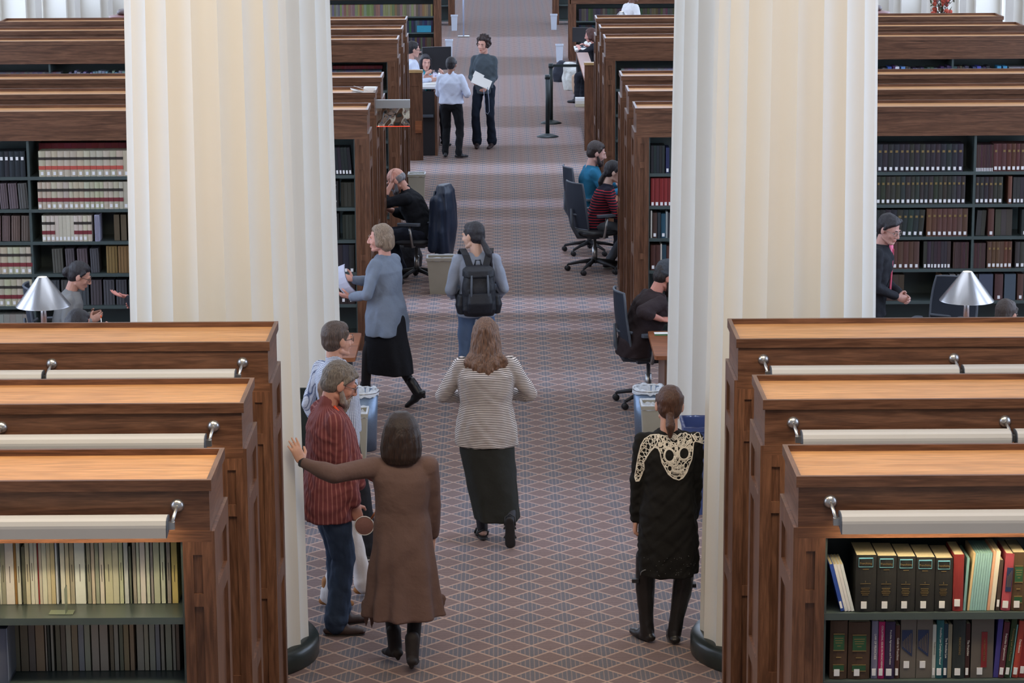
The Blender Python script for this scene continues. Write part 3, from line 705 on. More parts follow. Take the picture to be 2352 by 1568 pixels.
    if s.get('txtv'):
        t = s['txtv']; m_ = {'w': WTXT, 'k': KTXT, 'g': GOLD}[s.get('tc', 'w')]
        sz = min(.0105, w_*.55, h*.62/(len(t)*.55))
        text_mesh(t, sz*1.25, 'title', m_, o, (a*.05, f-.001, h*.56), (PI/2, PI/2, 0))
    if s.get('txt') and k == 'set':
        text_mesh(s['txt'], .026, 'title', WTXT, o, (0, f-.001, h*.24), rot)
    if k == 'set':
        d_ = MB()
        for zz, ww in ((.85, .5), (.68, .4), (.64, .45), (.60, .4), (.45, .3)): d_.box(-a*ww, a*ww, f-.0008, f+.002, h*zz, h*zz+.003)
        d_.build('white_print', WTXT, o)
    if k == 'thin' and w_ > .014 and s['z'] > 1.5 and R.random() < .5:
        d_ = MB(); d_.box(-.0012, .0012, -.001, .001, h*.35, h*.62); d_.build('spine_print', KTXT, o)
    return o
def size_px(s):
    return (s['w']*s['h'])*(F_PX/s['y'])**2 + (1e4 if s['y'] < 12 else 0)
def visible(s):
    X = s['side']*(s['x']+s['w']/2)
    px = 1155+X*F_PX/(s['y']*1.03)
    if px < -8 or px > 2360: return False
    if s['y'] > 20:
        if 300 < px < 760 or 1550 < px < 1998: return False
        if s['z'] < .4 and s['y'] < 30: return False
    return True
individual = []; rest = []
for s in specs:
    (individual if (s['label'] and visible(s)) else rest).append(s)
print('books individual', len(individual), 'rest', len(rest))
individual.sort(key=size_px, reverse=True)
rest += individual[330:]; individual = individual[:330]
for s in individual:
    o = make_book(s)
    tag(o, s['label'], 'book', s['group'])
dist = MB(); dm = {}; dmats = []
for s in rest:
    m = bookmat(s['col'])
    if m.name not in dm: dm[m.name] = len(dmats); dmats.append(m)
    t = MB(); raw_book(t, s['w'], s['h'], s['d'], False)
    Mx = Matrix.Translation((s['side']*(s['x']+s['w']/2), s['y'], s['z']))@Matrix.Rotation(s['side']*s['lean'], 4, 'Y')
    dist.m = dm[m.name]; dist.add([Mx@Vector(v) for v in t.v], t.f)
    if s['kind'] in ('sticker', 'goldst', 'reporter', 'set') and s['y'] < 30:
        if LABEL.name not in dm: dm[LABEL.name] = len(dmats); dmats.append(LABEL)
        t = MB(); lw = min(s['w']*.3, .0125); lz = s.get('lab_z', .012); t.box(-lw, lw, -.002, .003, lz, lz+.034)
        dist.m = dm[LABEL.name]; dist.add([Mx@Vector(v) for v in t.v], t.f)
tag(dist.build('distant_books', dmats, None), 'rows of small books on the far ranges and lower shelves', 'books', kind='stuff')
# every book of a set says which one it is, counted from the left of its row
ORD = 'first second third fourth fifth sixth seventh eighth ninth tenth eleventh twelfth thirteenth fourteenth fifteenth sixteenth seventeenth eighteenth nineteenth twentieth'.split()
def ordn(i): return ORD[i] if i < 20 else ('twenty-'+ORD[i-20] if i < 29 else ('thirtieth' if i == 29 else 'thirty-'+ORD[i-30]))
bpy.context.view_layer.update()
_by = {}
for o in COL.objects:
    if o.get('category') == 'book': _by.setdefault(o['label'], []).append(o)
for l, os_ in _by.items():
    if len(os_) > 1:
        g = os_[0].get('group') or l
        os_.sort(key=lambda o: o.location.x)
        near = os_[0].location.y < 12
        side_ = 'left' if os_[0].location.x < 0 else 'right'
        for i, o in enumerate(os_):
            o['group'] = g; a = g.split(',')
            o['label'] = '%s from left of the %s, %s %s range' % (ordn(i), g.replace(',', ' on'), 'nearest' if near else 'middle', side_)
            if i == len(os_)-1: o['label'] = 'rightmost of the %s, %s %s range' % (g.replace(',', ' on'), 'nearest' if near else 'middle', side_)
# bookend and leaning display folder on the nearest left range
e = empty('bookend', at(152, 1390, N0+.11).to_tuple()); e.location.z = Z[0]
tag(e, 'thin metal bookend standing on the lit upper shelf at the left', 'bookend')
MB().box(-.075, .0, -.035, .03, 0, .0016).build('base_plate', plain('bookend_green_grey', (150, 165, 148), .35, .05, 20, 0, .4), e)
MB().box(.0, .0016, -.035, .03, 0, .12).build('upright_plate', plain('bookend_green_grey', (150, 165, 148)), e)
MB().box(.0016, .034, -.035, .03, 0, .0016).build('tongue', plain('bookend_green_grey', (150, 165, 148)), e)
p = at(10, 1500, N0+.06)
e = empty('magazine_file', (p.x-.02, p.y, Z[1])); tag(e, 'blue grey folder leaning at the left end of the dim second shelf', 'folder')
o = MB().box(-.05, .035, 0, .2, 0, .26).build('cover', plain('folder_blue_grey', (92, 98, 116), .4, .1, 20), e)
o = MB().box(-.053, -.050, -.005, .2, 0, .27).build('metal_edge', STEEL, e)
o = MB().box(.035, .038, -.01, .2, .02, .265).build('clear_sleeve', plain('folder_sleeve', (120, 130, 150), .2, .1, 20), e)
# ---------------------------------------------------------------- organic surfaces: closed shapes fused by a voxel remesh
class Blob:
    def __init__(s): s.v = []; s.f = []
    def add(s, vs, fs):
        o = len(s.v); s.v += [tuple(v) for v in vs]; s.f += [tuple(i+o for i in f) for f in fs]
    def ell(s, c, r, M=None, n=14, m=10):
        c = Vector(c); r = (r, r, r) if isinstance(r, (int, float)) else r
        vs = [Vector((0, 0, -r[2]))]
        for i in range(1, m):
            a = -PI/2+PI*i/m
            for k in range(n):
                t = 2*PI*k/n; vs.append(Vector((r[0]*math.cos(a)*math.cos(t), r[1]*math.cos(a)*math.sin(t), r[2]*math.sin(a))))
        vs.append(Vector((0, 0, r[2])))
        fs = [(0, 1+(k+1) % n, 1+k) for k in range(n)]
        for i in range(m-2):
            for k in range(n): a0 = 1+i*n+k; a1 = 1+i*n+(k+1) % n; fs.append((a0, a1, a1+n, a0+n))
        L = len(vs)-1; b = 1+(m-2)*n
        fs += [(b+k, b+(k+1) % n, L) for k in range(n)]
        if M: vs = [M @ v for v in vs]
        s.add([v+c for v in vs], fs)
    def cap(s, a, b, ra, rb, flat=1., ax=None, n=14):
        """tapered capsule from a to b; flat squeezes it along ax"""
        a = Vector(a); b = Vector(b); d = (b-a); L = d.length
        if L < 1e-5: return s.ell(a, ra)
        d /= L
        if ax is None: ax = Vector((0, 1, 0)) if abs(d.y) < .8 else Vector((1, 0, 0))
        q = (Vector(ax)-d*d.dot(Vector(ax))).normalized(); p = d.cross(q)
        rows = []
        for k in range(1, 5): t = -PI/2+PI/2*k/4; rows.append((a+d*ra*math.sin(t), ra*math.cos(t)))
        for k in range(0, 4): t = PI/2*k/4; rows.append((b+d*rb*math.sin(t), rb*math.cos(t)))
        vs = [a-d*ra]
        for c, r in rows:
            for k in range(n): t = 2*PI*k/n; vs.append(c+p*r*math.cos(t)+q*r*flat*math.sin(t))
        vs.append(b+d*rb); m = len(rows)
        fs = [(0, 1+(k+1) % n, 1+k) for k in range(n)]
        for i in range(m-1):
            for k in range(n): a0 = 1+i*n+k; a1 = 1+i*n+(k+1) % n; fs.append((a0, a1, a1+n, a0+n))
        L_ = len(vs)-1; b0 = 1+(m-1)*n; fs += [(b0+k, b0+(k+1) % n, L_) for k in range(n)]
        s.add(vs, fs)
    def chain(s, pts, rs, flat=1., ax=None):
        for i in range(len(pts)-1): s.cap(pts[i], pts[i+1], rs[i], rs[i+1], flat, ax)
    def loft(s, rings, n=48, fold=None):
        """rings: (centre, rx, ry, frame 3x3 or None, squareness); fold(i, t) gives a radial factor"""
        vs = []
        for i, rg in enumerate(rings):
            c, rx, ry = Vector(rg[0]), rg[1], rg[2]; M = rg[3] if len(rg) > 3 and rg[3] is not None else Matrix.Identity(3)
            e = rg[4] if len(rg) > 4 else 2.2
            for k in range(n):
                t = 2*PI*k/n; ct, st = math.cos(t), math.sin(t)
                x = math.copysign(abs(ct)**(2/e), ct)*rx; y = math.copysign(abs(st)**(2/e), st)*ry
                g = fold(i, t) if fold else 1.
                vs.append(c + M @ Vector((x*g, y*g, 0)))
        m = len(rings); o = len(vs)
        vs.append(Vector(rings[0][0])); vs.append(Vector(rings[-1][0]))
        fs = [(i*n+k, i*n+(k+1) % n, (i+1)*n+(k+1) % n, (i+1)*n+k) for i in range(m-1) for k in range(n)]
        fs += [(o, (k+1) % n, k) for k in range(n)]+[(o+1, (m-1)*n+k, (m-1)*n+(k+1) % n) for k in range(n)]
        s.add(vs, fs)
    def fuse(s, voxel, smooth=4, disp=None):
        me = bpy.data.meshes.new('tmp'); me.from_pydata(s.v, [], s.f)
        o = bpy.data.objects.new('tmp', me); COL.objects.link(o)
        md = o.modifiers.new('r', 'REMESH'); md.mode = 'VOXEL'; md.voxel_size = voxel; md.adaptivity = 0
        if smooth: ms = o.modifiers.new('s', 'SMOOTH'); ms.factor = .5; ms.iterations = smooth
        dg = bpy.context.evaluated_depsgraph_get(); ev = o.evaluated_get(dg); m2 = ev.to_mesh()
        V = np.empty(len(m2.vertices)*3, 'f'); m2.vertices.foreach_get('co', V); V = V.reshape(-1, 3)
        N = np.empty(len(m2.vertices)*3, 'f'); m2.vertices.foreach_get('normal', N); N = N.reshape(-1, 3)
        Fc = [tuple(p.vertices) for p in m2.polygons]
        ev.to_mesh_clear(); bpy.data.objects.remove(o); bpy.data.meshes.remove(me)
        if disp is not None: V = V+N*disp(V)[:, None]
        return V, Fc
def mesh_obj(name, parts, mats, parent, smooth=True):
    """parts: list of (V, F, material index) joined into one mesh"""
    vs = []; fs = []; mi = []
    for V, F, m in parts:
        o = len(vs); vs += [tuple(map(float, v)) for v in V]; fs += [tuple(i+o for i in f) for f in F]; mi += [m]*len(F)
    me = bpy.data.meshes.new(name); me.from_pydata(vs, [], fs)
    for m in (mats if isinstance(mats, (list, tuple)) else [mats]): me.materials.append(m)
    me.polygons.foreach_set('material_index', mi); me.polygons.foreach_set('use_smooth', [smooth]*len(fs))
    o = bpy.data.objects.new(name, me); COL.objects.link(o); o.parent = parent
    return o
def folds(amp, freq, seed, zbias=.35):
    rs = np.random.RandomState(seed); ks = rs.normal(size=(5, 3))*freq; ks[:, 2] *= zbias; ph = rs.uniform(0, 6.3, 5)
    def f(V):
        d = np.zeros(len(V))
        for k, p in zip(ks, ph): d += np.sin(V@k+p+1.3*np.sin(V@k[::-1]*.6+p))
        return amp*d/2.2
    return f
def ik(a, c, l1, l2, pole):
    a, c = Vector(a), Vector(c); d = c-a; L = d.length; m = (l1+l2)*.998
    if L > m: c = a+d*(m/L); d = c-a; L = m
    x = (l1*l1-l2*l2+L*L)/(2*L); h = math.sqrt(max(0, l1*l1-x*x)); dn = d/L
    p = Vector(pole); p = (p-dn*p.dot(dn)); p = p.normalized() if p.length > 1e-4 else Vector((0, -1, 0))
    return a+dn*x+p*h, c
def rot(yaw=0., pitch=0., roll=0.):
    """yaw left, pitch nods down, roll tips to the person's left (degrees)"""
    return (Matrix.Rotation(math.radians(yaw), 3, 'Z') @ Matrix.Rotation(-math.radians(pitch), 3, 'X') @ Matrix.Rotation(-math.radians(roll), 3, 'Y'))
def hand(bl, wrist, d, n, side, S=1., curl=.5, spread=.12, r=1.):
    """wrist, finger direction d, palm normal n (palm faces n), side +1 right"""
    d = Vector(d).normalized(); n = Vector(n); n = (n-d*n.dot(d)).normalized(); a = d.cross(n)*side  # towards the thumb
    W = Vector(wrist); pal = W+d*.048*S
    bl.cap(W-d*.01*S, W+d*.03*S, .024*S*r, .030*S*r, .62, n)
    bl.cap(W+d*.03*S, W+d*.075*S, .036*S*r, .037*S*r, .42, n)
    for i, (o, L, b0) in enumerate(((.027, .072, .083), (.009, .080, .088), (-.009, .074, .085), (-.026, .058, .077))):
        c = curl*(1+.10*i); base_ = W+a*o*S+d*b0*S; dirv = (d+a*(spread*(1.5-i)*.35)).normalized(); p = base_; seg = (L*.45, L*.32, L*.27); rr = (.0092, .0084, .0074, .0062)
        ang = 0
        for j in range(3):
            ang += c*(.5, .8, .6)[j]
            dd = dirv*math.cos(ang)+n*math.sin(ang); q = p+dd*seg[j]*S
            bl.cap(p, q, rr[j]*S*r, rr[j+1]*S*r, 1., None, 8); p = q
    tb = W+a*.026*S+d*.022*S+n*.008*S; t1 = tb+(d*.6+a*.75+n*.3).normalized()*.042*S; t2 = t1+(d*.85+a*.25+n*(.25+.4*curl)).normalized()*.034*S
    bl.cap(tb, t1, .0135*S*r, .0105*S*r, 1., None, 8); bl.cap(t1, t2, .0105*S*r, .008*S*r, 1., None, 8)
def person(label, loc, rz, h=1.70, tone=(205, 160, 138), build=1., sit=None, lean=0., twist=0., side=0., head=(0, 0, 0),
           lh=None, rh=None, lpole=(-.6, -1, -.3), rpole=(.6, -1, -.3), lhand=None, rhand=None, lf=None, rf=None, lknee=None, rknee=None,
           top=None, bottom=None, shoes=None, hair=None, beard=None, glasses=None, seed=1, fine=True, group=None, shw=1., skinleg=None, face=True, hs=1.06):
    """local frame: +y forward, +x the person's right, feet at z 0. Parts become children of one Empty."""
    e = empty('person', loc, math.radians(rz)); tag(e, label, 'person', group)
    S = h/1.70; vx = .0075 if fine else .011; vf = .0045 if fine else .0075
    SK = skin(tone); J = {}
    pz = sit if sit is not None else .93*S
    pel = Vector((0, 0, pz)); U = rot(twist, lean, side)
    up = lambda x, y, z: pel+U @ Vector((x*S, y*S, z*S))
    neck = up(0, -.015, .50); sw = .170*shw
    shl, shr = up(-sw, -.01, .425), up(sw, -.01, .425)
    Hd = rot(*head); hc = neck+U @ Vector((0, .005*S, .035*S))+Hd @ Vector((0, .022*S, .115*S))
    K = S*hs; hp = lambda x, y, z: hc+Hd @ Vector((x*K, y*K, z*K)); J['hs'] = hs
    # limbs
    ua, fa = .285*S, .255*S
    arms = {}
    for sgn, k, sh_, wt, pole in ((-1, 'l', shl, lh, lpole), (1, 'r', shr, rh, rpole)):
        wt = Vector(wt) if wt is not None else up(sgn*(sw+.07), .04, -.07)
        el, wr = ik(sh_, wt, ua, fa, pole); arms[k] = (sh_, el, wr)
    legs = {}
    th, sn = .425*S, .415*S
    for sgn, k, ft, kn in ((-1, 'l', lf, lknee), (1, 'r', rf, rknee)):
        ft = ft or {}
        an = Vector(ft.get('p', (sgn*.10*S, 0 if sit is None else .42*S, .085*S)))
        hip = pel+Vector((sgn*.088*S*build**.5, 0, -.02*S))
        k_, a_ = ik(hip, an, th, sn, kn or (sgn*.12, 1, .25)); legs[k] = (hip, k_, a_, ft.get('yaw', -sgn*8), ft.get('pitch', 0))
    J.update(arms=arms, legs=legs, neck=neck, hc=hc, up=up, hp=hp, pel=pel, U=U, Hd=Hd, S=S, e=e)
    # ---- skin: head + neck
    b = Blob(); R_ = lambda r: tuple(v*K for v in r)
    b.ell(hp(0, -.012, .025), R_((.076, .094, .092)), Hd); b.ell(hp(0, .030, -.020), R_((.062, .066, .082)), Hd)
    b.ell(hp(0, .040, -.075), R_((.045, .045, .036)), Hd); b.ell(hp(0, .074, -.098), R_((.020, .016, .015)), Hd)
    for sg in (-1, 1):
        b.ell(hp(sg*.036, .062, -.030), R_((.022, .020, .022)), Hd)           # cheek
        b.ell(hp(sg*.028, .086, .022), R_((.024, .010, .008)), Hd)            # brow
        b.ell(hp(sg*.077, -.004, -.008), R_((.010, .022, .032)), Hd @ rot(sg*-20, 0, 0))  # ear
        b.ell(hp(sg*.011, .103, -.034), R_((.009, .010, .008)), Hd)
        b.cap(hp(sg*.046, .0, -.068), hp(sg*.018, .066, -.094), .018*K, .017*K)
        b.cap(hp(sg*.016, .088, .0145), hp(sg*.044, .078, .0115), .0058*K, .005*K)   # upper lid
        b.cap(hp(sg*.018, .083, -.011), hp(sg*.044, .074, -.010), .0055*K, .005*K)   # lower lid
    b.cap(hp(0, .090, .016), hp(0, .111, -.028), .0085*K, .0120*K)
    b.ell(hp(0, .087, -.061), R_((.023, .012, .006)), Hd); b.ell(hp(0, .085, -.072), R_((.020, .012, .0065)), Hd)
    nr_ = .054*S*(.9+.1*build)
    b.cap(neck+U @ Vector((0, -.004, -.05*S)), hp(0, -.022, -.055), nr_*1.08, nr_)
    parts = [(*b.fuse(vf, 3), 0)]
    # ---- skin: forearms with hands (one closed surface each)
    for k, sg in (('l', -1), ('r', 1)):
        hs = (lhand if k == 'l' else rhand) or {}
        if hs.get('hide'): continue
        b = Blob(); sh_, el, wr = arms[k]; fd = (wr-el).normalized()
        b.cap(el, wr, .036*S*build**.4, .024*S, 1)
        d = Vector(hs['d']) if 'd' in hs else fd
        n = Vector(hs['n']) if 'n' in hs else Vector((-sg, 0, 0)) if abs(fd.x) < .8 else Vector((0, 0, -1))
        hand(b, wr, d, n, sg, S, hs.get('curl', .45), hs.get('spread', .12), 1.05 if build > 1.1 else 1.)
        parts.append((*b.fuse(.0038 if fine else .0065, 2), 0))
    # ---- skin: trunk, upper arms and legs (mostly under the clothes)
    b = Blob()
    bw = build
    b.loft([(up(0, 0, -.08), .13*S*bw, .10*S*bw, U), (up(0, 0, .02), .15*S*bw, .11*S*bw, U), (up(0, 0, .14), .125*S*bw, .095*S*bw, U), (up(0, .0, .30), .145*S*bw, .105*S*bw, U), (up(0, 0, .42), .15*S, .085*S, U), (up(0, -.005, .47), .08*S, .06*S, U)], 24)
    for k in 'lr':
        sh_, el, wr = arms[k]; b.cap(sh_, el, .042*S, .035*S)
        hip, kn, an, yw, pt = legs[k]; b.cap(hip, kn, .075*S, .05*S); b.cap(kn, an, .046*S, .032*S)
        if skinleg: b.ell(an+Vector((0, .03, -.035)), (.04*S, .085*S, .035*S), rot(yw, pt, 0))
    b.cap(up(0, 0, .40), neck, .06*S, .05*S)
    parts.append((*b.fuse(.014 if not skinleg else .009, 3), 0))
    mesh_obj('body', parts, SK, e)
    # ---- eyes, brows, lips
    if face:
        EYE = plain('eye_white', (225, 220, 214), .2, .02, 10); IR = plain('eye_iris', (48, 34, 26), .2, .05, 10)
        LIP = plain('lips_%d' % tone[0], (int(tone[0]*.82), int(tone[1]*.62), int(tone[2]*.62)), .4, .05, 20)
        for sg in (-1, 1):
            m = MB(); m.smooth = True
            t = Blob(); t.ell(hp(sg*.029, .0735, .003), .0125*K, None, 12, 8); m.add(t.v, t.f); o = m.build('eye', EYE, e)
            m = MB(); t = Blob(); t.ell(hp(sg*.029, .0822, .001), R_((.0066, .0045, .0066)), Hd, 8, 6); m.add(t.v, t.f); m.build('iris', IR, o)
        BR = hairm(hair['name'], hair['dark'], hair['light']) if hair else IR
        for sg in (-1, 1):
            m = MB(); m.tube([hp(sg*.012, .1, .024), hp(sg*.03, .097, .030), hp(sg*.048, .083, .023)], [.003*K, .0042*K, .002*K], 6); m.build('eyebrow', BR, e)
        t = Blob(); t.ell(hp(0, .0895, -.0615), R_((.020, .0105, .0048)), Hd, 12, 6); t.ell(hp(0, .0880, -.0710), R_((.017, .0105, .0052)), Hd, 12, 6)
        m = MB(); m.smooth = True; m.add(t.v, t.f); m.build('lips', LIP, e)
    # ---- hair
    if hair: make_hair(J, hair, seed, vx)
    if beard:
        b = Blob()
        for sg in (-1, 1):
            b.cap(hp(sg*.070, .012, -.030), hp(sg*.050, .050, -.088), .011*K, .021*K); b.cap(hp(sg*.050, .050, -.088), hp(0, .080, -.108), .021*K, .028*K)
            b.cap(hp(sg*.028, .082, -.072), hp(0, .096, -.050), .011*K, .009*K); b.cap(hp(sg*.028, .082, -.072), hp(sg*.016, .084, -.10), .011*K, .018*K)
        b.cap(hp(0, .080, -.105), hp(0, .080, -.115-beard.get('len', 0)), .030*K, .022*K)
        mesh_obj('beard', [(*b.fuse(.0055, 2, folds(.0014, 160, seed)), 0)], hairm(beard['name'], beard['dark'], beard['light']), e)
    if glasses:
        G = plain('spectacle_frame_%d' % glasses[0], glasses, .3, .05, 10, 0, .3); m = MB()
        for sg in (-1, 1):
            pts = [hp(sg*.031+.022*math.cos(t), .104-.012*abs(math.cos(t))*(1 if sg*math.cos(t) > 0 else 0), .002+.017*math.sin(t)) for t in [2*PI*i/14 for i in range(15)]]
            m.tube(pts, .0018*K if fine else .0026, 5); m.tube([hp(sg*.053, .094, .006), hp(sg*.079, .02, .006), hp(sg*.080, -.012, -.004)], .0018*K if fine else .0026, 5)
        m.tube([hp(-.010, .106, .004), hp(.010, .106, .004)], .0018*K, 5); m.build('eyeglasses', G, e)
    if top: make_top(J, top, build, seed, vx, arms, shw)
    if bottom: make_bottom(J, bottom, build, seed, vx)
    if shoes: make_shoes(J, shoes)
    return e, J
def make_hair(J, hr, seed, vx):
    hp, S, Hd, e, neck, U = J['hp'], J['S']*J['hs'], J['Hd'], J['e'], J['neck'], J['U']
    R_ = lambda r: tuple(v*S for v in r)
    b = Blob(); st = hr['style']; amp, fq = .0014, 110
    Mh = hairm(hr['name'], hr['dark'], hr['light'])
    if st == 'fringe':                                     # bald crown, short hair round the back
        for sg in (-1, 1): b.ell(hp(sg*.058, -.034, .0), R_((.022, .05, .042)), Hd)
        b.ell(hp(0, -.062, .004), R_((.066, .048, .052)), Hd); amp = .0012
    else:
        b.ell(hp(0, -.024, .036), R_((.083, .094, .094)), Hd); b.ell(hp(0, .008, .078), R_((.068, .064, .046)), Hd)
        b.ell(hp(0, -.045, -.005), R_((.076, .066, .075)), Hd)
        for sg in (-1, 1): b.cap(hp(sg*.070, .028, .050), hp(sg*.078, .008, .012), .018*S, .011*S)
    if st == 'swept':
        b.cap(hp(-.05, .045, .085), hp(.03, .062, .078), .024*S, .022*S); b.cap(hp(.03, .062, .078), hp(.070, .034, .050), .022*S, .013*S); amp = .0022; fq = 110
    if st == 'curly':
        rs = random.Random(seed)
        for i in range(95):
            t = rs.uniform(0, 2*PI); u = rs.uniform(-.55, 1); r = math.sqrt(max(0, 1-u*u))
            x, y, z = .100*r*math.cos(t), .106*r*math.sin(t)-.022, .108*u+.030
            if y > .040 and z < .075: continue
            b.ell(hp(x, y, z), rs.uniform(.012, .020)*S, None, 8, 6)
        amp = .004; fq = 200
    if st == 'bob':
        k = hr.get('full', 0.)
        if k:
            rows = [(-.185, .050, .045, -.05), (-.178, .095, .080, -.05), (-.14, .122, .098, -.045), (-.08, .127, .104, -.038), (-.01, .118, .106, -.030), (.055, .102, .100, -.022), (.10, .076, .078, -.018), (.128, .040, .042, -.016), (.134, .01, .01, -.016)]
            b = Blob(); b.loft([(hp(0, dy, z), rx*S*(.93+k), ry*S*(.93+k), Hd, 2.1) for z, rx, ry, dy in rows], 64, lambda i, t: 1+(.025 if i < 5 else .008)*math.sin(17*t)+.012*math.sin(7*t+1))
            mesh_obj('hair', [(*b.fuse(vx*.8, 2, folds(.0018, 90, seed, .1)), 0)], Mh, e); return
        for sg in (-1, 1): b.cap(hp(sg*.066, .012, .03), hp(sg*.080, .0, -hr.get('len', .10)), .030*S, .036*S)
        b.cap(hp(-.03, -.05, .0), hp(-.035, -.055, -hr.get('len', .10)-.02), .065*S, .060*S); b.cap(hp(.03, -.05, .0), hp(.035, -.055, -hr.get('len', .10)-.02), .065*S, .060*S)
        amp = .0018; fq = 90
    if st in ('ponytail', 'lowtail'):
        p0 = hp(0, -.095, -.045); b.cap(hp(0, -.07, -.03), p0, .045*S, .024*S); L = hr.get('len', .24)
        p1 = p0+Vector((hr.get('dx', .02), -.045, -L*.45)); p2 = p0+Vector((hr.get('dx', .02)*1.6, -.035, -L))
        b.cap(p0, p1, .024*S, .030*S); b.cap(p1, p2, .030*S, .012*S); amp = .0014
    if st == 'bun': b.ell(hp(0, -.115, -.01), R_((.048, .042, .048)), Hd)
    if st == 'long':
        L = hr.get('len', .33); W_ = hr.get('w', .17); z0 = hp(0, -.06, .02)
        rs = random.Random(seed); nn = 17
        for i in range(nn):
            f = (i/(nn-1))*2-1; wv = rs.uniform(-.012, .012)
            x0 = f*.070; y0 = -.085*math.sqrt(max(.05, 1-f*f*.8))
            pa = hp(x0, y0, .01); pm = Vector((hp(0, 0, 0).x+f*W_*.36*S, pa.y-.018, hp(0, 0, -.12).z)); lz = L*(1-.16*abs(f)+rs.uniform(-.06, .03))
            pb = Vector((hp(0, 0, 0).x+f*W_*.56*S+wv, pa.y-.035-rs.uniform(0, .02), hp(0, 0, .12).z-lz*S))
            pc = pb+Vector((rs.uniform(-.012, .03), -.01, .035))
            b.cap(pa, pm, .028*S, .024*S); b.cap(pm, pb+Vector((0, 0, .06)), .024*S, .022*S); b.cap(pb+Vector((0, 0, .06)), pb, .020*S, .009*S)
        b.cap(hp(-.06, .0, .05), hp(-.08, -.02, -.10), .03*S, .03*S); b.cap(hp(.06, .0, .05), hp(.08, -.02, -.10), .03*S, .03*S)
        amp = .0026; fq = 110
    if st == 'beanie':
        pass
    mesh_obj('hair', [(*b.fuse(vx*.8, 8 if hr.get('full') else 2, folds(amp, fq, seed, .15)), 0)], Mh, e)
def make_top(J, tp, build, seed, vx, arms, shw):
    """tp: mat, hem (z rel. to pelvis, metres at S=1), rows of half widths, sleeve 'long'/'elbow'/'short', loose"""
    up, U, S, e, neck = J['up'], J['U'], J['S'], J['e'], J['neck']
    lo = tp.get('loose', 1.); bw = build; belly = tp.get('belly', 0.)
    hem = tp.get('hem', -.08); flare = tp.get('flare', 1.)
    rows = []
    zc = [(hem, .165*flare, .125*flare), (max(hem+.02, .0), .162*(1+(flare-1)*.6), .122+(flare-1)*.06), (.14, .150, .112), (.26, .160, .118), (.35, .170, .118), (.41, .168*shw, .104), (.440, .146*shw, .090), (.468, .100, .076), (.500, .064, .062)]
    if hem < -.12: zc.insert(1, (hem*.5, .168*(1+(flare-1)*.8), .125+(flare-1)*.08))
    for i, (z, rx, ry) in enumerate(zc):
        k = bw if z < .36 else (1+(bw-1)*.5); c = up(0, belly*max(0, 1-abs(z-.12)/.26), z)
        if z < -.02: c = J['pel']+Vector((0, 0, z*S))+Vector((tp.get('swing', 0.)*abs(z), 0, 0))
        rows.append((c, rx*S*k*lo, (ry+belly*.6*max(0, 1-abs(z-.12)/.26))*S*k*lo, U if z > -.02 else None, 2.3))
    rs = random.Random(seed*3+1); kf = tp.get('pleats', 7); ph = rs.uniform(0, 6)
    amp = tp.get('fold', .02)
    n_low = sum(1 for z in zc if z[0] < .1)
    def fold(i, t):
        if i >= n_low: return 1
        return 1+amp*(1-i/max(1, n_low))*math.sin(kf*t+ph+.8*math.sin(2*t))
    b = Blob(); b.loft(rows, 64, fold)
    sl = tp.get('sleeve', 'long'); sr = tp.get('sr', 1.)*(.5+.5*bw)
    for k in 'lr':
        sh_, el, wr = arms[k]
        b.ell(sh_+U @ Vector((0, 0, -.012*S)), (.053*S*sr, .053*S*sr, .052*S*sr))
        b.cap(up(0, -.01, .435), sh_, .062*S, .050*S*sr, .9)
        if sl == 'short': b.cap(sh_, sh_.lerp(el, .6), .054*S*sr, .058*S*sr)
        elif sl == 'elbow': b.cap(sh_, el, .054*S*sr, .048*S*sr); b.cap(el, el.lerp(wr, .35), .048*S*sr, .045*S*sr)
        else:
            e1 = el.lerp(wr, tp.get('cuff', .93)); b.cap(sh_, el, .054*S*sr, .046*S*sr); b.cap(el, e1, .046*S*sr, .034*S*sr*tp.get('cuffr', 1.))
            for f in (.18, .42): b.ell(el.lerp(e1, f), .046*S*sr*(1-.2*f))
    if tp.get('skirt'):
        n_ = len(tp['skirt']); rr = [(Vector((cx*S, cy*S, z*S)), rx*S, ry*S, None, 2.15) for (z, cx, cy, rx, ry) in tp['skirt']]
        b.loft(rr, 80, lambda i, t: 1+tp.get('sfold', .06)*(i/(n_-1))**1.3*math.sin(tp.get('sk', 9)*t+seed+.7*math.sin(3*t)))
    if tp.get('extra'): tp['extra'](b, S)
    if tp.get('collar'): b.cap(neck+U @ Vector((0, -.004, -.018*S)), neck+U @ Vector((0, .0, .020*S)), .064*S, .060*S, .95)
    V, F = b.fuse(vx, tp.get('sm', 4), folds(tp.get('wr', .0045), tp.get('wf', 36), seed, .8))
    o = mesh_obj(tp.get('name', 'shirt'), [(V, F, 0)], tp['mat'], e)
    if tp.get('lab'): o['label'] = tp['lab']
    J['top_mesh'] = (V, F); J['top_obj'] = o
    return o
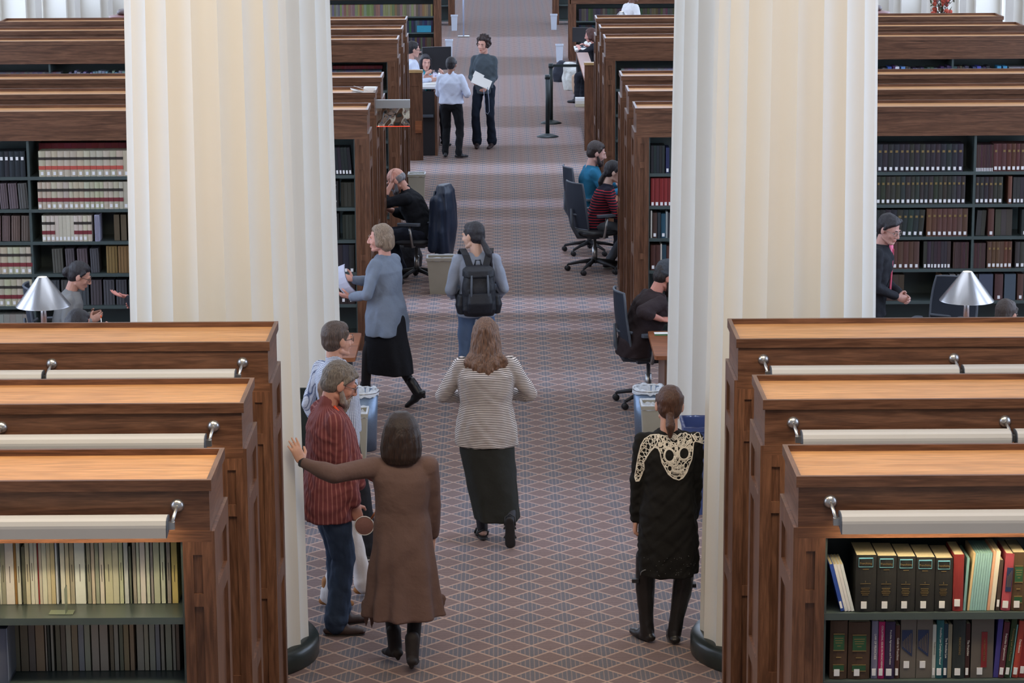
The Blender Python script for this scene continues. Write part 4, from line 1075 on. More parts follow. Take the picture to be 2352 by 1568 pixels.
def make_bottom(J, bt, build, seed, vx):
    S, e, pel = J['S'], J['e'], J['pel']; U = J['U']; kind = bt['kind']; b = Blob(); lo = bt.get('loose', 1.); bw = .5+.5*build
    if kind == 'trousers':
        b.ell(pel+Vector((0, -.005, -.015*S)), (.156*S*build*min(lo, 1.), .118*S*build*min(lo, 1.), .115*S))
        if bt.get('waist', True): b.cap(pel, J['up'](0, 0, .07), .118*S*build, .118*S*build, .9, (0, 1, 0))
        for k in 'lr':
            hip, kn, an, yw, pt = J['legs'][k]; t = bt.get('ankle', .052)
            e1 = an+(an-kn).normalized()*bt.get('drop', .012)
            b.cap(hip, kn, .088*S*lo*bw, .064*S*lo*bw); b.cap(kn, e1, .063*S*lo*bw, t*S*lo)
            if bt.get('break_', True):
                b.ell(an.lerp(kn, .06), (t*1.12*S*lo,)*3); b.ell(an.lerp(kn, .2), (t*1.02*S*lo,)*3)
        V, F = b.fuse(vx, 2, folds(bt.get('wr', .004), 34, seed+5, .8))
    else:
        rows = bt['rows']; kf = bt.get('pleats', 8); amp = bt.get('fold', .05); n = len(rows)
        rr = [(Vector((cx*S, cy*S, z*S)), rx*S, ry*S, None, 2.2) for (z, cx, cy, rx, ry) in rows]
        b.loft(rr, 72, lambda i, t: 1+amp*(i/(n-1))**1.3*math.sin(kf*t+seed+.7*math.sin(3*t)))
        V, F = b.fuse(vx, 2, folds(bt.get('wr', .003), 18, seed+5, .4))
    o = mesh_obj(bt.get('name', kind), [(V, F, 0)], bt['mat'], e)
    if bt.get('lab'): o['label'] = bt['lab']
    J['bottom_obj'] = o
    return o
def make_shoes(J, sh):
    S, e = J['S'], J['e']; st = sh.get('style', 'shoe')
    for k, sg in (('l', -1), ('r', 1)):
        hip, kn, an, yw, pt = J['legs'][k]; M = rot(yw, pt, 0); P = lambda x, y, z: an+M @ Vector((x*S, y*S, z*S))
        b = Blob(); hl = .035 if st in ('heel', 'ankleboot') else .0
        b.cap(P(0, -.045, -.050+hl*.2), P(0, .06, -.052-.0), .036*S, .043*S, .8, (M @ Vector((0, 0, 1))))
        b.cap(P(0, .06, -.054), P(sg*-.004, .155, -.060), .043*S, .030*S, .72, (M @ Vector((0, 0, 1))))
        if st in ('shoe', 'boot', 'ankleboot', 'heel', 'kneeboot'): b.cap(P(0, -.02, -.02), P(0, .05, -.035), .038*S, .034*S)
        if st in ('boot', 'ankleboot'): b.cap(P(0, -.015, -.03), P(0, -.005, .10), .042*S, .050*S)
        if st == 'kneeboot':
            b.cap(P(0, -.01, -.03), an.lerp(kn, .22), .046*S, .048*S); b.cap(an.lerp(kn, .22), an.lerp(kn, .62), .048*S, .064*S); b.cap(an.lerp(kn, .62), kn.lerp(hip, .16), .064*S, .066*S)
        if st in ('ankleboot',): b.cap(P(0, -.044, -.055), P(0, -.046, -.078), .022*S, .016*S)
        if st == 'sandal': b = Blob(); b.cap(P(0, -.05, -.072), P(0, .15, -.074), .036*S, .042*S, .35, (M @ Vector((0, 0, 1))))
        V, F = b.fuse(.007, 2, folds(.0015, 60, 3))
        o = mesh_obj({'shoe': 'shoe', 'boot': 'boot', 'ankleboot': 'ankle_boot', 'kneeboot': 'knee_boot', 'heel': 'shoe', 'sandal': 'sandal'}[st], [(V, F, 0)], sh['mat'], e)
        if st == 'sandal':
            for y_ in (.10, .02): MB().tube([P(-.042, y_, -.07), P(-.03, y_, -.035), P(0, y_, -.018), P(.03, y_, -.035), P(.042, y_, -.07)], .008*S, 6).build('strap', sh['mat'], o)
            m = MB(); m.tube([P(-.040, .0, -.06), P(-.036, -.05, -.02), P(0, -.066, .0), P(.036, -.05, -.02), P(.040, .0, -.06)], .006*S, 6); m.build('strap', sh['mat'], o)
        elif sh.get('sole'):
            b = Blob(); b.cap(P(0, -.045, -.078), P(0, .06, -.078), .037*S, .044*S, .25, (M @ Vector((0, 0, 1)))); b.cap(P(0, .06, -.078), P(0, .15, -.078), .044*S, .032*S, .25, (M @ Vector((0, 0, 1))))
            mesh_obj('sole', [(*b.fuse(.007, 1), 0)], sh['sole'], o)
# ---------------------------------------------------------------- furniture
def rbox(mb, x0, x1, y0, y1, z0, z1, r=.01, n=3):
    """box with its vertical edges rounded"""
    pts = []
    for cx, cy, a0 in ((x1-r, y1-r, 0), (x0+r, y1-r, 90), (x0+r, y0+r, 180), (x1-r, y0+r, 270)):
        for k in range(n+1): a = math.radians(a0+90*k/n); pts.append((cx+r*math.cos(a), cy+r*math.sin(a)))
    m = len(pts); mb.add([(x, y, z0) for x, y in pts]+[(x, y, z1) for x, y in pts],
                         [(i, (i+1) % m, m+(i+1) % m, m+i) for i in range(m)]+[tuple(range(m))[::-1], tuple(range(m, 2*m))])
def table(side, x0, x1, y0, y1, label):
    e = empty('study_table', (0, 0, 0)); tag(e, label, 'table')
    def B(mb, n, m):
        if side < 0: mb.mirror()
        return mb.build(n, m, e)
    t = MB(); rbox(t, x0, x1, y0, y1, .715, .75, .03); B(t, 'tabletop', WTD)
    B(MB().box(x0+.12, x1-.1, (y0+y1)/2-.015, (y0+y1)/2+.015, .05, .71), 'modesty_panel', WH)
    for x in (x0+.09, (x0+x1)/2, x1-.12): B(MB().box(x, x+.04, y0+.10, y1-.10, 0, .715), 'end_panel', WV)
table(-1, 1.24, 5.3, 21.4, 22.45, 'long oak study table left of the aisle before the middle ranges')
table(1, 1.27, 5.3, 21.4, 22.45, 'long oak study table right of the aisle where the hatted man writes')
table(-1, 1.30, 5.2, 29.25, 30.35, 'oak study table left of the aisle where the bald man sits')
table(1, 1.30, 5.2, 29.35, 30.45, 'oak study table right of the aisle before the striped sweater woman')
MESHB = plain('chair_mesh_blue_black', (36, 44, 58), .6, .1, 60)
def task_chair():
    e = empty('task_chair')
    b = MB()
    for k in range(5):
        a = 2*PI*k/5+PI/2; c, s_ = math.cos(a), math.sin(a)
        b.tube([(c*.03, s_*.03, .125), (c*.18, s_*.18, .105), (c*.31, s_*.31, .075)], [.026, .02, .014], 8)
    b.lathe([(0, .15), (.045, .15), (.05, .10), (0, .10)], 14); b.build('star_base', BLACK, e)
    for k in range(5):
        a = 2*PI*k/5+PI/2; c, s_ = math.cos(a)*.315, math.sin(a)*.315
        w_ = MB(); ax = Matrix.Rotation(PI/2, 4, 'Y') @ Matrix.Rotation(0, 4, 'Z')
        for o in (-.017, .017): w_.lathe([(0, -.009), (.028, -.009), (.030, 0), (.028, .009), (0, .009)], 14, (c+o, s_, .031), ax)
        w_.tube([(c, s_, .04), (c, s_, .078)], .01, 8); w_.build('caster', BLACK, e)
    MB().tube([(0, 0, .12), (0, 0, .28), (0, 0, .281), (0, 0, .42)], [.030, .030, .018, .018], 14).build('gas_lift', STEEL, e)
    s_ = Blob(); s_.loft([((0, .02, .43), .20, .19, None, 3), ((0, .02, .445), .245, .235, None, 3), ((0, .02, .475), .25, .24, None, 3), ((0, .02, .495), .22, .21, None, 3)], 40)
    mesh_obj('seat', [(*s_.fuse(.012, 3), 0)], BLACK, e)
    MB().box(-.10, .10, -.12, .12, .39, .432).build('mechanism', DGREY, e)
    bk = MB(); bk.smooth = True; n = 8; m = 8
    vs = []
    for j in range(m+1):
        z = .52+.53*j/m; y = -.235-.03*math.sin(j/m*PI)-.07*(j/m)**2; hw = .205+.02*math.sin(j/m*PI*.9)-.03*(j/m)**3
        for i in range(n+1): u = -1+2*i/n; vs.append((hw*u, y+.045*u*u, z))
    q = (n+1)*(m+1)
    fs = [(j*(n+1)+i, j*(n+1)+i+1, (j+1)*(n+1)+i+1, (j+1)*(n+1)+i) for j in range(m) for i in range(n)]
    bk.add(vs+[(x, y-.012, z) for x, y, z in vs], fs+[tuple(v+q for v in f)[::-1] for f in fs]); bk.build('backrest', MESHB, e)
    fr = MB(); edge = [vs[j*(n+1)] for j in range(m+1)]+[vs[m*(n+1)+i] for i in range(1, n+1)]+[vs[j*(n+1)+n] for j in range(m-1, -1, -1)]+[vs[i] for i in range(n-1, -1, -1)]
    fr.tube([(x, y-.006, z) for x, y, z in edge], .011, 8)
    fr.tube([(0, -.02, .41), (0, -.22, .42), (0, -.30, .55), (0, -.31, .75)], [.03, .028, .022, .012], 8)
    fr.tube([(-.21, -.20, .70), (0, -.29, .68), (.21, -.20, .70)], .013, 8); fr.build('back_frame', DGREY, e)
    for sg in (-1, 1):
        ar = MB(); ar.tube([(sg*.16, -.02, .42), (sg*.27, -.03, .43), (sg*.285, -.02, .55), (sg*.28, .0, .67)], [.016, .018, .017, .016], 8)
        ar.build('arm_post', STEEL, e)
        pd = MB(); rbox(pd, sg*.28-.04, sg*.28+.04, -.13, .14, .67, .695, .035); pd.build('arm_pad', DGREY, e)
    return e
ch0 = task_chair()
CH = [((-.97, 29.07), 76, 'black mesh task chair under the bald man, coat over its back'),
      ((1.06, 29.60), -62, 'black mesh task chair carrying the woman in the red striped sweater'),
      ((1.04, 30.85), -75, 'black mesh task chair behind the man in the blue sweater'),
      ((1.30, 22.86), -80, 'dark task chair of the man in the grey knit hat'),
      ((-4.02, 23.25), -80, 'task chair of the woman in the grey jacket'),
      ((-3.75, 20.95), -40, 'task chair of the girl holding a pencil'),
      ((3.98, 23.1), 150, 'high backed dark task chair between the suited man and the cone lamp'),
      ((4.12, 20.95), -20, 'task chair of the short haired reader at the lower right'),
      ((-1.22, 41.1), -150, 'task chair behind the left reference desk'),
      ((1.75, 46.4), 75, 'task chair behind the right reference desk')]
for i, ((x, y), rz, lab) in enumerate(CH):
    o = ch0 if i == 0 else copy_tree(ch0)
    o.location = (x, y, 0); o.rotation_euler = (0, 0, math.radians(rz)); tag(o, lab, 'chair', 'task chairs')
# cone lamps
ALU = plain('spun_aluminium', (196, 196, 200), .26, .03, 4, 0, .85)
def cone_lamp():
    e = empty('table_lamp')
    s_ = MB(); s_.lathe([(.235, .325), (.232, .331), (.045, .575), (.040, .578), (.040, .572), (.228, .325), (.235, .325)], 48); s_.build('lamp_shade', ALU, e)
    s_ = MB(); s_.disc(.040, .576); s_.build('bulb_glow', base('lamp_glow', (255, 246, 214), .5, emit=(255, 240, 205), es=2.2)[0], e)
    MB().tube([(0, 0, .01), (0, 0, .50)], .026, 18).build('stem', ALU, e)
    MB().lathe([(0, 0), (.11, 0), (.11, .012), (.03, .02), (0, .02)], 28).build('lamp_base', ALU, e)
    return e
l0 = cone_lamp()
for i, (px, py, Y, zb, lab) in enumerate(((96, 617, 22.1, .75, 'aluminium cone lamp on the left study table before the grey jacketed woman'), (2223, 599, 22.1, .75, 'aluminium cone lamp on the right study table above the short haired reader'), (1428, 22, 49.0, .85, 'far aluminium cone lamp at the top edge beside the white shirted person'))):
    o = l0 if i == 0 else copy_tree(l0)
    o.location = (at(px, py, Y).x, Y, zb); tag(o, lab, 'lamp', 'cone shaded table lamps')
e = empty('side_table', (0, 0, 0)); tag(e, 'far side table carrying the cone lamp at the top edge', 'table')
MB().box(1.7, 3.2, 48.6, 49.4, .81, .85).build('tabletop', WTD, e); MB().box(1.75, 3.15, 48.65, 49.35, 0, .81).build('cabinet_body', WH, e)
# bins
BEIGE = plain('beige_bin_plastic', (176, 170, 154), .5, .05, 12)
BAG = plain('thin_white_bin_liner', (214, 218, 224), .3, .1, 25, .6)
def rect_bin(x, y, w_, d, h, label, m=BEIGE, liner=BAG, rz=0., mirror=1):
    e = empty('waste_bin', (x, y, 0), rz); tag(e, label, 'bin')
    b = MB(); t = .012; k = .82
    o = [(-w_/2, -d/2), (w_/2, -d/2), (w_/2, d/2), (-w_/2, d/2)]
    i_ = [(-w_/2+t, -d/2+t), (w_/2-t, -d/2+t), (w_/2-t, d/2-t), (-w_/2+t, d/2-t)]
    vs = [(px*k, py*k, 0) for px, py in o]+[(px, py, h) for px, py in o]+[(px, py, h) for px, py in i_]+[(px*k, py*k, .02) for px, py in i_]
    fs = [(3, 2, 1, 0)]+[(a, (a+1) % 4, 4+(a+1) % 4, 4+a) for a in range(4)]+[(4+a, 4+(a+1) % 4, 8+(a+1) % 4, 8+a) for a in range(4)]+[(8+a, 8+(a+1) % 4, 12+(a+1) % 4, 12+a) for a in range(4)]+[(12, 13, 14, 15)]
    b.add(vs, fs); b.build('bin_body', m, e)
    b = MB()
    for (x0, x1, y0, y1) in ((-w_/2-.008, w_/2+.008, -d/2-.008, -d/2), (-w_/2-.008, w_/2+.008, d/2, d/2+.008), (-w_/2-.008, -w_/2, -d/2, d/2), (w_/2, w_/2+.008, -d/2, d/2)): b.box(x0, x1, y0, y1, h-.025, h+.004)
    b.build('rim', m, e)
    if liner:
        rs = random.Random(int(x*100)+5); b = MB(); n = 40; vs = []
        for q_, (dz, gr) in enumerate(((-.03, .004), (.010, .008), (.012, -.010), (-.10, -.02))):
            for j in range(n):
                t_ = 4*j/n; a = int(t_) % 4; f = t_-int(t_); p0, p1 = o[a], o[(a+1) % 4]
                xx, yy = p0[0]+(p1[0]-p0[0])*f, p0[1]+(p1[1]-p0[1])*f
                sc_ = 1+gr/max(w_, d)*2; vs.append((xx*sc_, yy*sc_, h+dz+(rs.uniform(-.007, .007) if q_ != 1 else 0)))
        b.smooth = True; b.add(vs, [(r_*n+j, r_*n+(j+1) % n, (r_+1)*n+(j+1) % n, (r_+1)*n+j) for r_ in range(3) for j in range(n)]); b.build('liner', liner, e, fix=False)
    return e
def basket(x, y, r, h, label):
    e = empty('waste_basket', (x, y, 0)); tag(e, label, 'bin')
    WIRE = plain('perforated_blue_grey_steel', (128, 146, 170), .35, .25, 120, 0, .6)
    MB().lathe([(0, .004), (r*.86, .004), (r, h), (r-.006, h), (r*.84, .012), (0, .012)], 36).build('basket_body', WIRE, e)
    b = MB(); b.tube([(r*1.01*math.cos(2*PI*k/32), r*1.01*math.sin(2*PI*k/32), h) for k in range(33)], .009, 8); b.build('rim', STEEL, e)
    b = MB(); b.smooth = True; rs = random.Random(3); n = 36; vs = []
    for q_, (rr, dz) in enumerate(((r*1.06, -.03), (r*1.05, .012), (r*.95, .012), (r*.9, -.15))):
        for j in range(n): a = 2*PI*j/n; k = 1+rs.uniform(-.02, .02); vs.append((rr*k*math.cos(a), rr*k*math.sin(a), h+dz+rs.uniform(-.01, .01)))
    b.add(vs, [(q_*n+j, q_*n+(j+1) % n, (q_+1)*n+(j+1) % n, (q_+1)*n+j) for q_ in range(3) for j in range(n)]); b.build('liner', BAG, e, fix=False)
    return e
basket(-1.18, 21.25, .135, .50, 'round blue grey wire basket with a clear liner by the left table')
rect_bin(-1.22, 20.95, .20, .26, .40, 'beige rectangular bin with a tall white liner beside the left wire basket')
basket(1.22, 21.28, .135, .50, 'round blue grey wire basket with a clear liner by the right table')
rect_bin(1.26, 20.95, .25, .26, .45, 'beige rectangular bin in front of the right wire basket')
rect_bin(1.62, 19.3, .52, .40, .68, 'big blue recycling bin with navy liner behind the right near column', plain('blue_bin_plastic', (70, 84, 132), .4, .05, 10), plain('navy_liner', (52, 58, 96), .25, .1, 20, .5))
rect_bin(-.66, 28.32, .34, .22, .40, 'beige rectangular bin with grey liner behind the backpack woman')
rect_bin(-1.12, 34.0, .22, .22, .52, 'beige bin at the foot of the left reference desk panel')
rect_bin(-1.62, 19.3, .50, .40, .92, 'dark green bin behind the left near column, only its corner showing', plain('dark_green_bin', (40, 46, 44), .5, .1, 10), None)
WBIN = plain('white_bin_plastic', (206, 214, 228), .5, .04, 12)
for (x, y, lab) in ((1.2, 54.0, 'small white bin right of the aisle, nearer of the two'), (1.24, 61.7, 'small white bin right of the aisle, at the top edge'), (-1.10, 55.2, 'small white bin left of the aisle beside the low bookcase'), (-1.10, 61.6, 'small white bin left of the aisle at the top edge')):
    rect_bin(x, y, .15, .15, .36, lab, WBIN, None)
# boxes under the left table
e = empty('drawer_unit', (-1.50, 21.55, 0)); tag(e, 'black drawer unit with a white label under the left study table', 'cabinet')
MB().box(-.2, .2, 0, .5, .02, .60).build('cabinet_body', BLACK, e); MB().box(-.18, .18, -.012, 0, .34, .56).build('drawer', BLACK, e)
MB().box(-.18, .18, -.012, 0, .08, .32).build('drawer', plain('drawer_navy', (44, 54, 78), .5, .1, 20), e); MB().box(.05, .075, -.015, -.012, .44, .49).build('white_label', LABEL, e)
# hanging acrylic exit sign on the end of the second middle range
e = empty('exit_sign', (-1.295, 27.02, 2.0)); tag(e, 'acrylic panel sign with grey housing and red lower edge jutting into the aisle', 'sign')
MB().box(-.03, .345, -.03, .03, .195, .28).build('housing', plain('sign_housing_grey', (168, 168, 168), .4, .03, 10, 0, .3), e)
mg, mb_ = base('mirrored_acrylic', (200, 190, 175), .04, .95, .6); T = NT(mg); nz = T.new('ShaderNodeTexNoise'); nz.inputs['Scale'].default_value = 3.2; bp = T.new('ShaderNodeBump'); bp.inputs['Strength'].default_value = .9; bp.inputs['Distance'].default_value = .10
co = T.new('ShaderNodeTexCoord'); T.l.new(co.outputs['Object'], nz.inputs['Vector']); T.l.new(nz.outputs['Fac'], bp.inputs['Height']); T.l.new(bp.outputs[0], mb_.inputs['Normal'])
MB().box(.0, .34, -.008, .008, .006, .195).build('panel', mg, e)
MB().box(.0, .34, -.009, .009, 0, .006).build('red_edge', base('lit_red_edge', (230, 60, 40), .4, emit=(255, 70, 45), es=1.6)[0], e)
MB().box(-.10, .0, -.012, .012, .21, .25).build('bracket', DGREY, e)
# papers left on the tray of the second middle range
for i, (px, w_, rz, lab) in enumerate(((828, .16, .2, 'crumpled white papers on the tray top of the second middle range'), (850, .12, -.1, 'small white card box beside the crumpled papers on the tray'))):
    p = at(px, 208, 27.0); e = MB()
    if i == 0:
        rs = random.Random(4)
        for k in range(4): e.box(-w_/2, w_/2, -.08, .08, .004*k, .004*k+.002, Matrix.Translation((rs.uniform(-.03, .03), 0, .012*k)) @ Matrix.Rotation(rs.uniform(-.4, .4), 4, 'Z') @ Matrix.Rotation(.12*k, 4, 'Y'))
    else: e.box(-w_/2, w_/2, -.05, .05, 0, .07); e.box(-w_/2-.002, w_/2+.002, -.052, .052, .05, .055)
    tag(e.build('paper_stack' if i == 0 else 'card_box', PAPER, None, (p.x, 27.0, 2.346), (0, 0, rz)), lab, 'papers' if i == 0 else 'box')
# flowers at the far right on a pedestal, round capped posts
e = empty('pedestal_cabinet', (7.4, 44.0, 0)); tag(e, 'tall wooden pedestal cabinet hidden behind the far right ranges', 'cabinet')
MB().box(-.4, .4, -.3, .3, 0, 1.56).build('cabinet_body', WV, e); MB().box(-.43, .43, -.33, .33, 1.56, 1.60).build('top', WH, e)
e = empty('flower_arrangement', (7.4, 44.0, 1.60)); tag(e, 'dried red and green flower arrangement before the far right windows', 'flowers')
MB().lathe([(0, 0), (.07, 0), (.10, .06), (.05, .14), (.06, .16), (0, .16)], 20).build('vase', plain('vase_brown', (120, 84, 60), .5, .1, 20), e)
rs = random.Random(9)
for nm, col, n, sz in (('leaves', (70, 74, 48), 70, .05), ('blossoms', (176, 74, 56), 26, .045), ('dark_twigs', (82, 50, 56), 40, .035)):
    b = MB()
    for k in range(n):
        a = rs.uniform(0, 2*PI); r = rs.uniform(0, .2); z = .12+rs.uniform(0, .42); c = Vector((r*math.cos(a), r*math.sin(a)*.6, z))
        M_ = Matrix.Translation(c) @ Matrix.Rotation(rs.uniform(0, 6), 4, (rs.random(), rs.random(), 1))
        if nm == 'blossoms': t = Blob(); t.ell(c, (sz*rs.uniform(.6, 1), sz*.6, sz*rs.uniform(.6, 1)), None, 8, 5); b.add(t.v, t.f)
        else: b.add([M_ @ Vector(v) for v in ((-sz*.3, 0, 0), (0, sz*.1, sz*1.3), (sz*.3, 0, 0), (0, -sz*.1, -sz*.6))], [(0, 1, 2, 3)]); 
    if nm == 'dark_twigs':
        for k in range(12):
            a = rs.uniform(0, 2*PI); b.tube([(0, 0, .1), (.1*math.cos(a), .06*math.sin(a), .3), (.3*math.cos(a), .1*math.sin(a), .5)], .004, 5)
    b.build(nm, plain(nm+'_colour', col, .7, .25, 30), e)
for px, lab in ((1988, 'round dark capped wooden post before the far right windows'), (306, 'round dark capped wooden post before the far left windows')):
    e = empty('capped_post', (at(px, 30, 50).x, 50, 0)); tag(e, lab, 'post')
    MB().lathe([(0, 0), (.40, 0), (.40, 1.25), (.46, 1.27), (.46, 1.32), (.30, 1.35), (0, 1.35)], 32).build('post_body', plain('mahogany_red', (118, 66, 60), .35, .1, 8), e)
    MB().lathe([(.26, 1.35), (.30, 1.36), (.31, 1.40), (.27, 1.44), (0, 1.45)], 32).build('dark_cap', plain('dark_cap', (70, 44, 38), .4, .1, 10), e)
# reference desks
def refdesk(side, y, x0, x1, label):
    e = empty('reference_desk', (0, y, 0)); tag(e, label, 'desk')
    def B(mb, n, m, lab=None):
        if side < 0: mb.mirror()
        o = mb.build(n, m, e)
        if lab: o['label'] = lab
        return o
    p = MB(); p.box(x0, x1, 0, .06, 0, 1.32); p.box(x0-.006, x0+.05, -.008, 0, 0, 1.32); p.box(x1-.05, x1+.006, -.008, 0, 0, 1.32); p.box(x0+.05, x1-.05, -.008, 0, 1.12, 1.32); p.box(x0+.05, x1-.05, -.008, 0, 0, .15)
    B(p, 'end_panel', WV)
    B(MB().box(x0-.012, x1+.012, -.02, .08, 1.32, 1.36), 'cap', wood('pale_oak_cap', (176, 140, 92), (206, 170, 120), 'X'), 'pale wooden cap')
    return e, B
e, B = refdesk(-1, 39.1, 1.19, 1.42, 'left oak reference desk with tall end panel beside the two men')
B(MB().box(.98, 1.42, .5, 2.6, 1.02, 1.05), 'countertop', plain('desk_counter_white', (214, 214, 216), .4, .03, 10))
B(MB().box(.98, 1.02, .5, 2.6, 0, 1.02), 'front_panel', WV); B(MB().box(1.02, 1.42, .52, .55, 0, .98), 'kneehole_back', BLACK)
B(MB().box(1.04, 1.38, .40, .52, .60, .63), 'inner_shelf', DGREY)
B(MB().box(1.20, 1.30, -.04, 0, .42, .60), 'ledge', WTD)
e, B = refdesk(1, 40.1, 1.28, 1.49, 'right oak reference desk with tall end panel beside the belt barrier')
B(MB().box(1.30, 1.50, .5, 5.2, .98, 1.02), 'countertop', WTD); B(MB().box(1.46, 1.50, .5, 5.2, 0, .98), 'front_panel', WV)
def monitor(x, y, z, w_, h, rz, label):
    e = empty('monitor', (x, y, z), math.radians(rz)); tag(e, label, 'monitor')
    MB().box(-w_/2, w_/2, -.02, .02, .10, .10+h).build('screen', BLACK, e); MB().box(-.025, .025, .02, .05, 0, .3).build('stand', DGREY, e); MB().box(-.11, .11, -.06, .10, 0, .012).build('foot', DGREY, e)
monitor(-1.02, 41.2, 1.05, .46, .36, 12, 'black computer monitor on the left reference desk beside the dark haired woman')
p = at(1325, 95, 47.3); 
e = empty('side_desk', (0, 46.9, 0)); tag(e, 'small desk with white papers before the woman in black', 'desk')
MB().box(1.32, 1.95, 0, .8, .88, .91).build('countertop', plain('desk_counter_white', (214, 214, 216)), e); MB().box(1.36, 1.92, .05, .75, .1, .88).build('cabinet_body', BLACK, e)
monitor(1.46, 47.4, .91, .34, .26, -10, 'dark monitor on the small desk at the top right')
def sheets(pts, name, label, m=PAPER, cat='papers', t=.002, loc=(0, 0, 0), rotv=(0, 0, 0), w_=.21, h=.28, bend=.0):
    b = MB(); n = 6; vs = []
    for j in range(n+1):
        u = j/n-.5
        for sg in (-.5, .5): vs.append((sg*w_, u*h, bend*(u*u)*4))
    fs = [(2*j, 2*j+1, 2*j+3, 2*j+2) for j in range(n)]; k = len(vs)
    b.add(vs+[(x, y, z+t) for x, y, z in vs], [f[::-1] for f in fs]+[tuple(i+k for i in f) for f in fs]); b.smooth = False
    # close the rim
    b.add([], []); o = b.build(name, m, None, loc, rotv); return tag(o, label, cat)
sheets(0, 'paper_sheet', 'white sheets lying on the small desk at the top right', loc=(1.55, 47.05, .914), w_=.4, h=.26)
b = Blob(); rs = random.Random(8)
for k in range(7): b.ell((rs.uniform(-.08, .08), rs.uniform(-.05, .05), .05+rs.uniform(0, .05)), (rs.uniform(.04, .07), .04, rs.uniform(.03, .05)), rot(rs.uniform(0, 90), rs.uniform(-40, 40), 0))
o = mesh_obj('tissue_bundle', [(*b.fuse(.01, 1, folds(.012, 30, 3)), 0)], PAPER, None); o.location = (1.62, 47.15, .92); tag(o, 'crumpled white cloth on the small desk', 'cloth')
# bags, box and book pile beside the right reference desk
b = Blob(); b.loft([((0, 0, 0), .16, .12), ((0, 0, .15), .18, .13), ((0, 0, .30), .14, .10), ((.01, 0, .40), .06, .06)], 24)
o = mesh_obj('backpack', [(*b.fuse(.014, 2, folds(.012, 18, 4)), 0)], plain('dark_navy_fabric', (40, 44, 56), .8, .1, 14, .6), None); o.location = (1.16, 50.2, 0); tag(o, 'dark backpack lying on the floor right of the belt barrier', 'bag')
b = Blob(); b.loft([((0, 0, 0), .20, .14), ((0, 0, .2), .22, .15), ((0, 0, .36), .20, .12), ((.0, 0, .5), .19, .05)], 24)
o = mesh_obj('plastic_bag', [(*b.fuse(.014, 1, folds(.02, 16, 6)), 0)], plain('milky_plastic_bag', (196, 196, 190), .3, .15, 14, .8), None); o.location = (1.36, 48.7, 0); tag(o, 'milky plastic bag on the floor beside the right reference desk', 'bag')
b = Blob(); b.loft([((0, 0, 0), .16, .12), ((0, 0, .2), .17, .13), ((0, 0, .32), .16, .10)], 24)
o = mesh_obj('paper_bag', [(*b.fuse(.014, 1, folds(.018, 16, 9)), 0)], plain('tan_paper_bag', (176, 146, 122), .7, .15, 10, .6), None); o.location = (1.48, 48.1, 0); tag(o, 'tan paper bag before the milky plastic bag', 'bag')
for k, (c, n_) in enumerate((((190, 178, 146), 'bottom'), ((210, 204, 188), 'middle'), ((228, 226, 222), 'top'))):
    o = MB(); raw_book(o, .05, .30, .2, False); t = o.build('book', bookmat(c), None, (1.50, 46.35, .025+.052*k), (0, 0, 0)); t.rotation_euler = (0, -PI/2, 0); t.location = (1.60, 45.9, .03+.051*k)
    tag(t, '%s book of the small pile on the floor behind the right reference desk' % n_, 'book')
p = onz(935, 612); b = Blob(); b.loft([((0, 0, .0), .17, .12), ((0, 0, .12), .20, .14), ((0, .0, .24), .15, .11), ((.02, 0, .32), .06, .05)], 24); b.cap((-.1, 0, .24), (.12, .02, .30), .02, .02)
o = mesh_obj('shoulder_bag', [(*b.fuse(.014, 2, folds(.012, 18, 14)), 0)], plain('black_nylon_bag', (34, 35, 42), .6, .2, 16, .5), None); o.location = (p.x, p.y, 0); tag(o, 'black shoulder bag on the floor beside the bald man', 'bag')
tag(MB().box(0, .30, 0, .2, 0, .14).build('file_box', plain('teal_box', (46, 140, 168), .5, .1, 10), None, (at(958, 83, 55.65).x, 55.62, .485)), 'teal blue file box on the far low bookcase left of the aisle', 'box')
# belt barrier and sign stand
POSTM = plain('barrier_green_black', (38, 48, 50), .45, .1, 12)
for i, (x, y, lab) in enumerate(((.735, 41.8, 'nearer dark belt barrier post in the far aisle'), (.825, 43.6, 'farther dark belt barrier post with its belt pulled to the right'))):
    e = empty('barrier_post', (x, y, 0)); tag(e, lab, 'post', 'belt barrier posts')
    MB().lathe([(0, 0), (.175, 0), (.175, .012), (.12, .035), (.04, .055), (.034, .06)], 32).build('base', POSTM, e)
    MB().tube([(0, 0, .05), (0, 0, .95)], .033, 16).build('post', POSTM, e); MB().tube([(0, 0, .93), (0, 0, 1.0)], .042, 16).build('belt_head', POSTM, e)
    if i: MB().box(.03, .56, -.004, .004, .94, .985).build('belt', POSTM, e)
e = empty('sign_stand', (-.86, 59.85, 0)); tag(e, 'slim silver sign stand left in the far aisle', 'stand')
MB().box(-.13, .13, -.1, .1, 0, .03).build('base', STEEL, e); MB().tube([(0, 0, .02), (0, 0, 1.3)], .018, 10).build('pole', plain('pale_blue_steel', (170, 180, 205), .4, .03, 10), e)
MB().box(-.11, .11, -.01, .01, 1.05, 1.34).build('sign_plate', plain('sign_plate_white', (220, 222, 226), .5, .02, 10), e)
# ---------------------------------------------------------------- people
HB = dict(style='bob', name='hair_dark_brown', dark=(28, 20, 18), light=(58, 40, 32))
BLKH = dict(name='hair_black', dark=(22, 20, 24), light=(52, 48, 54))
BRNH = dict(name='hair_brown', dark=(52, 34, 24), light=(112, 80, 58))
def hem_points(b, S):
    for x, y, z0, z1 in ((-.235, .0, .44, .29), (-.20, .06, .42, .25), (.24, .0, .46, .36), (.22, .05, .44, .33)):
        b.cap((x*S, y*S, z0*S), (x*1.05*S, y*S, z1*S), .045*S, .008*S, .4, (0, 1, 0))
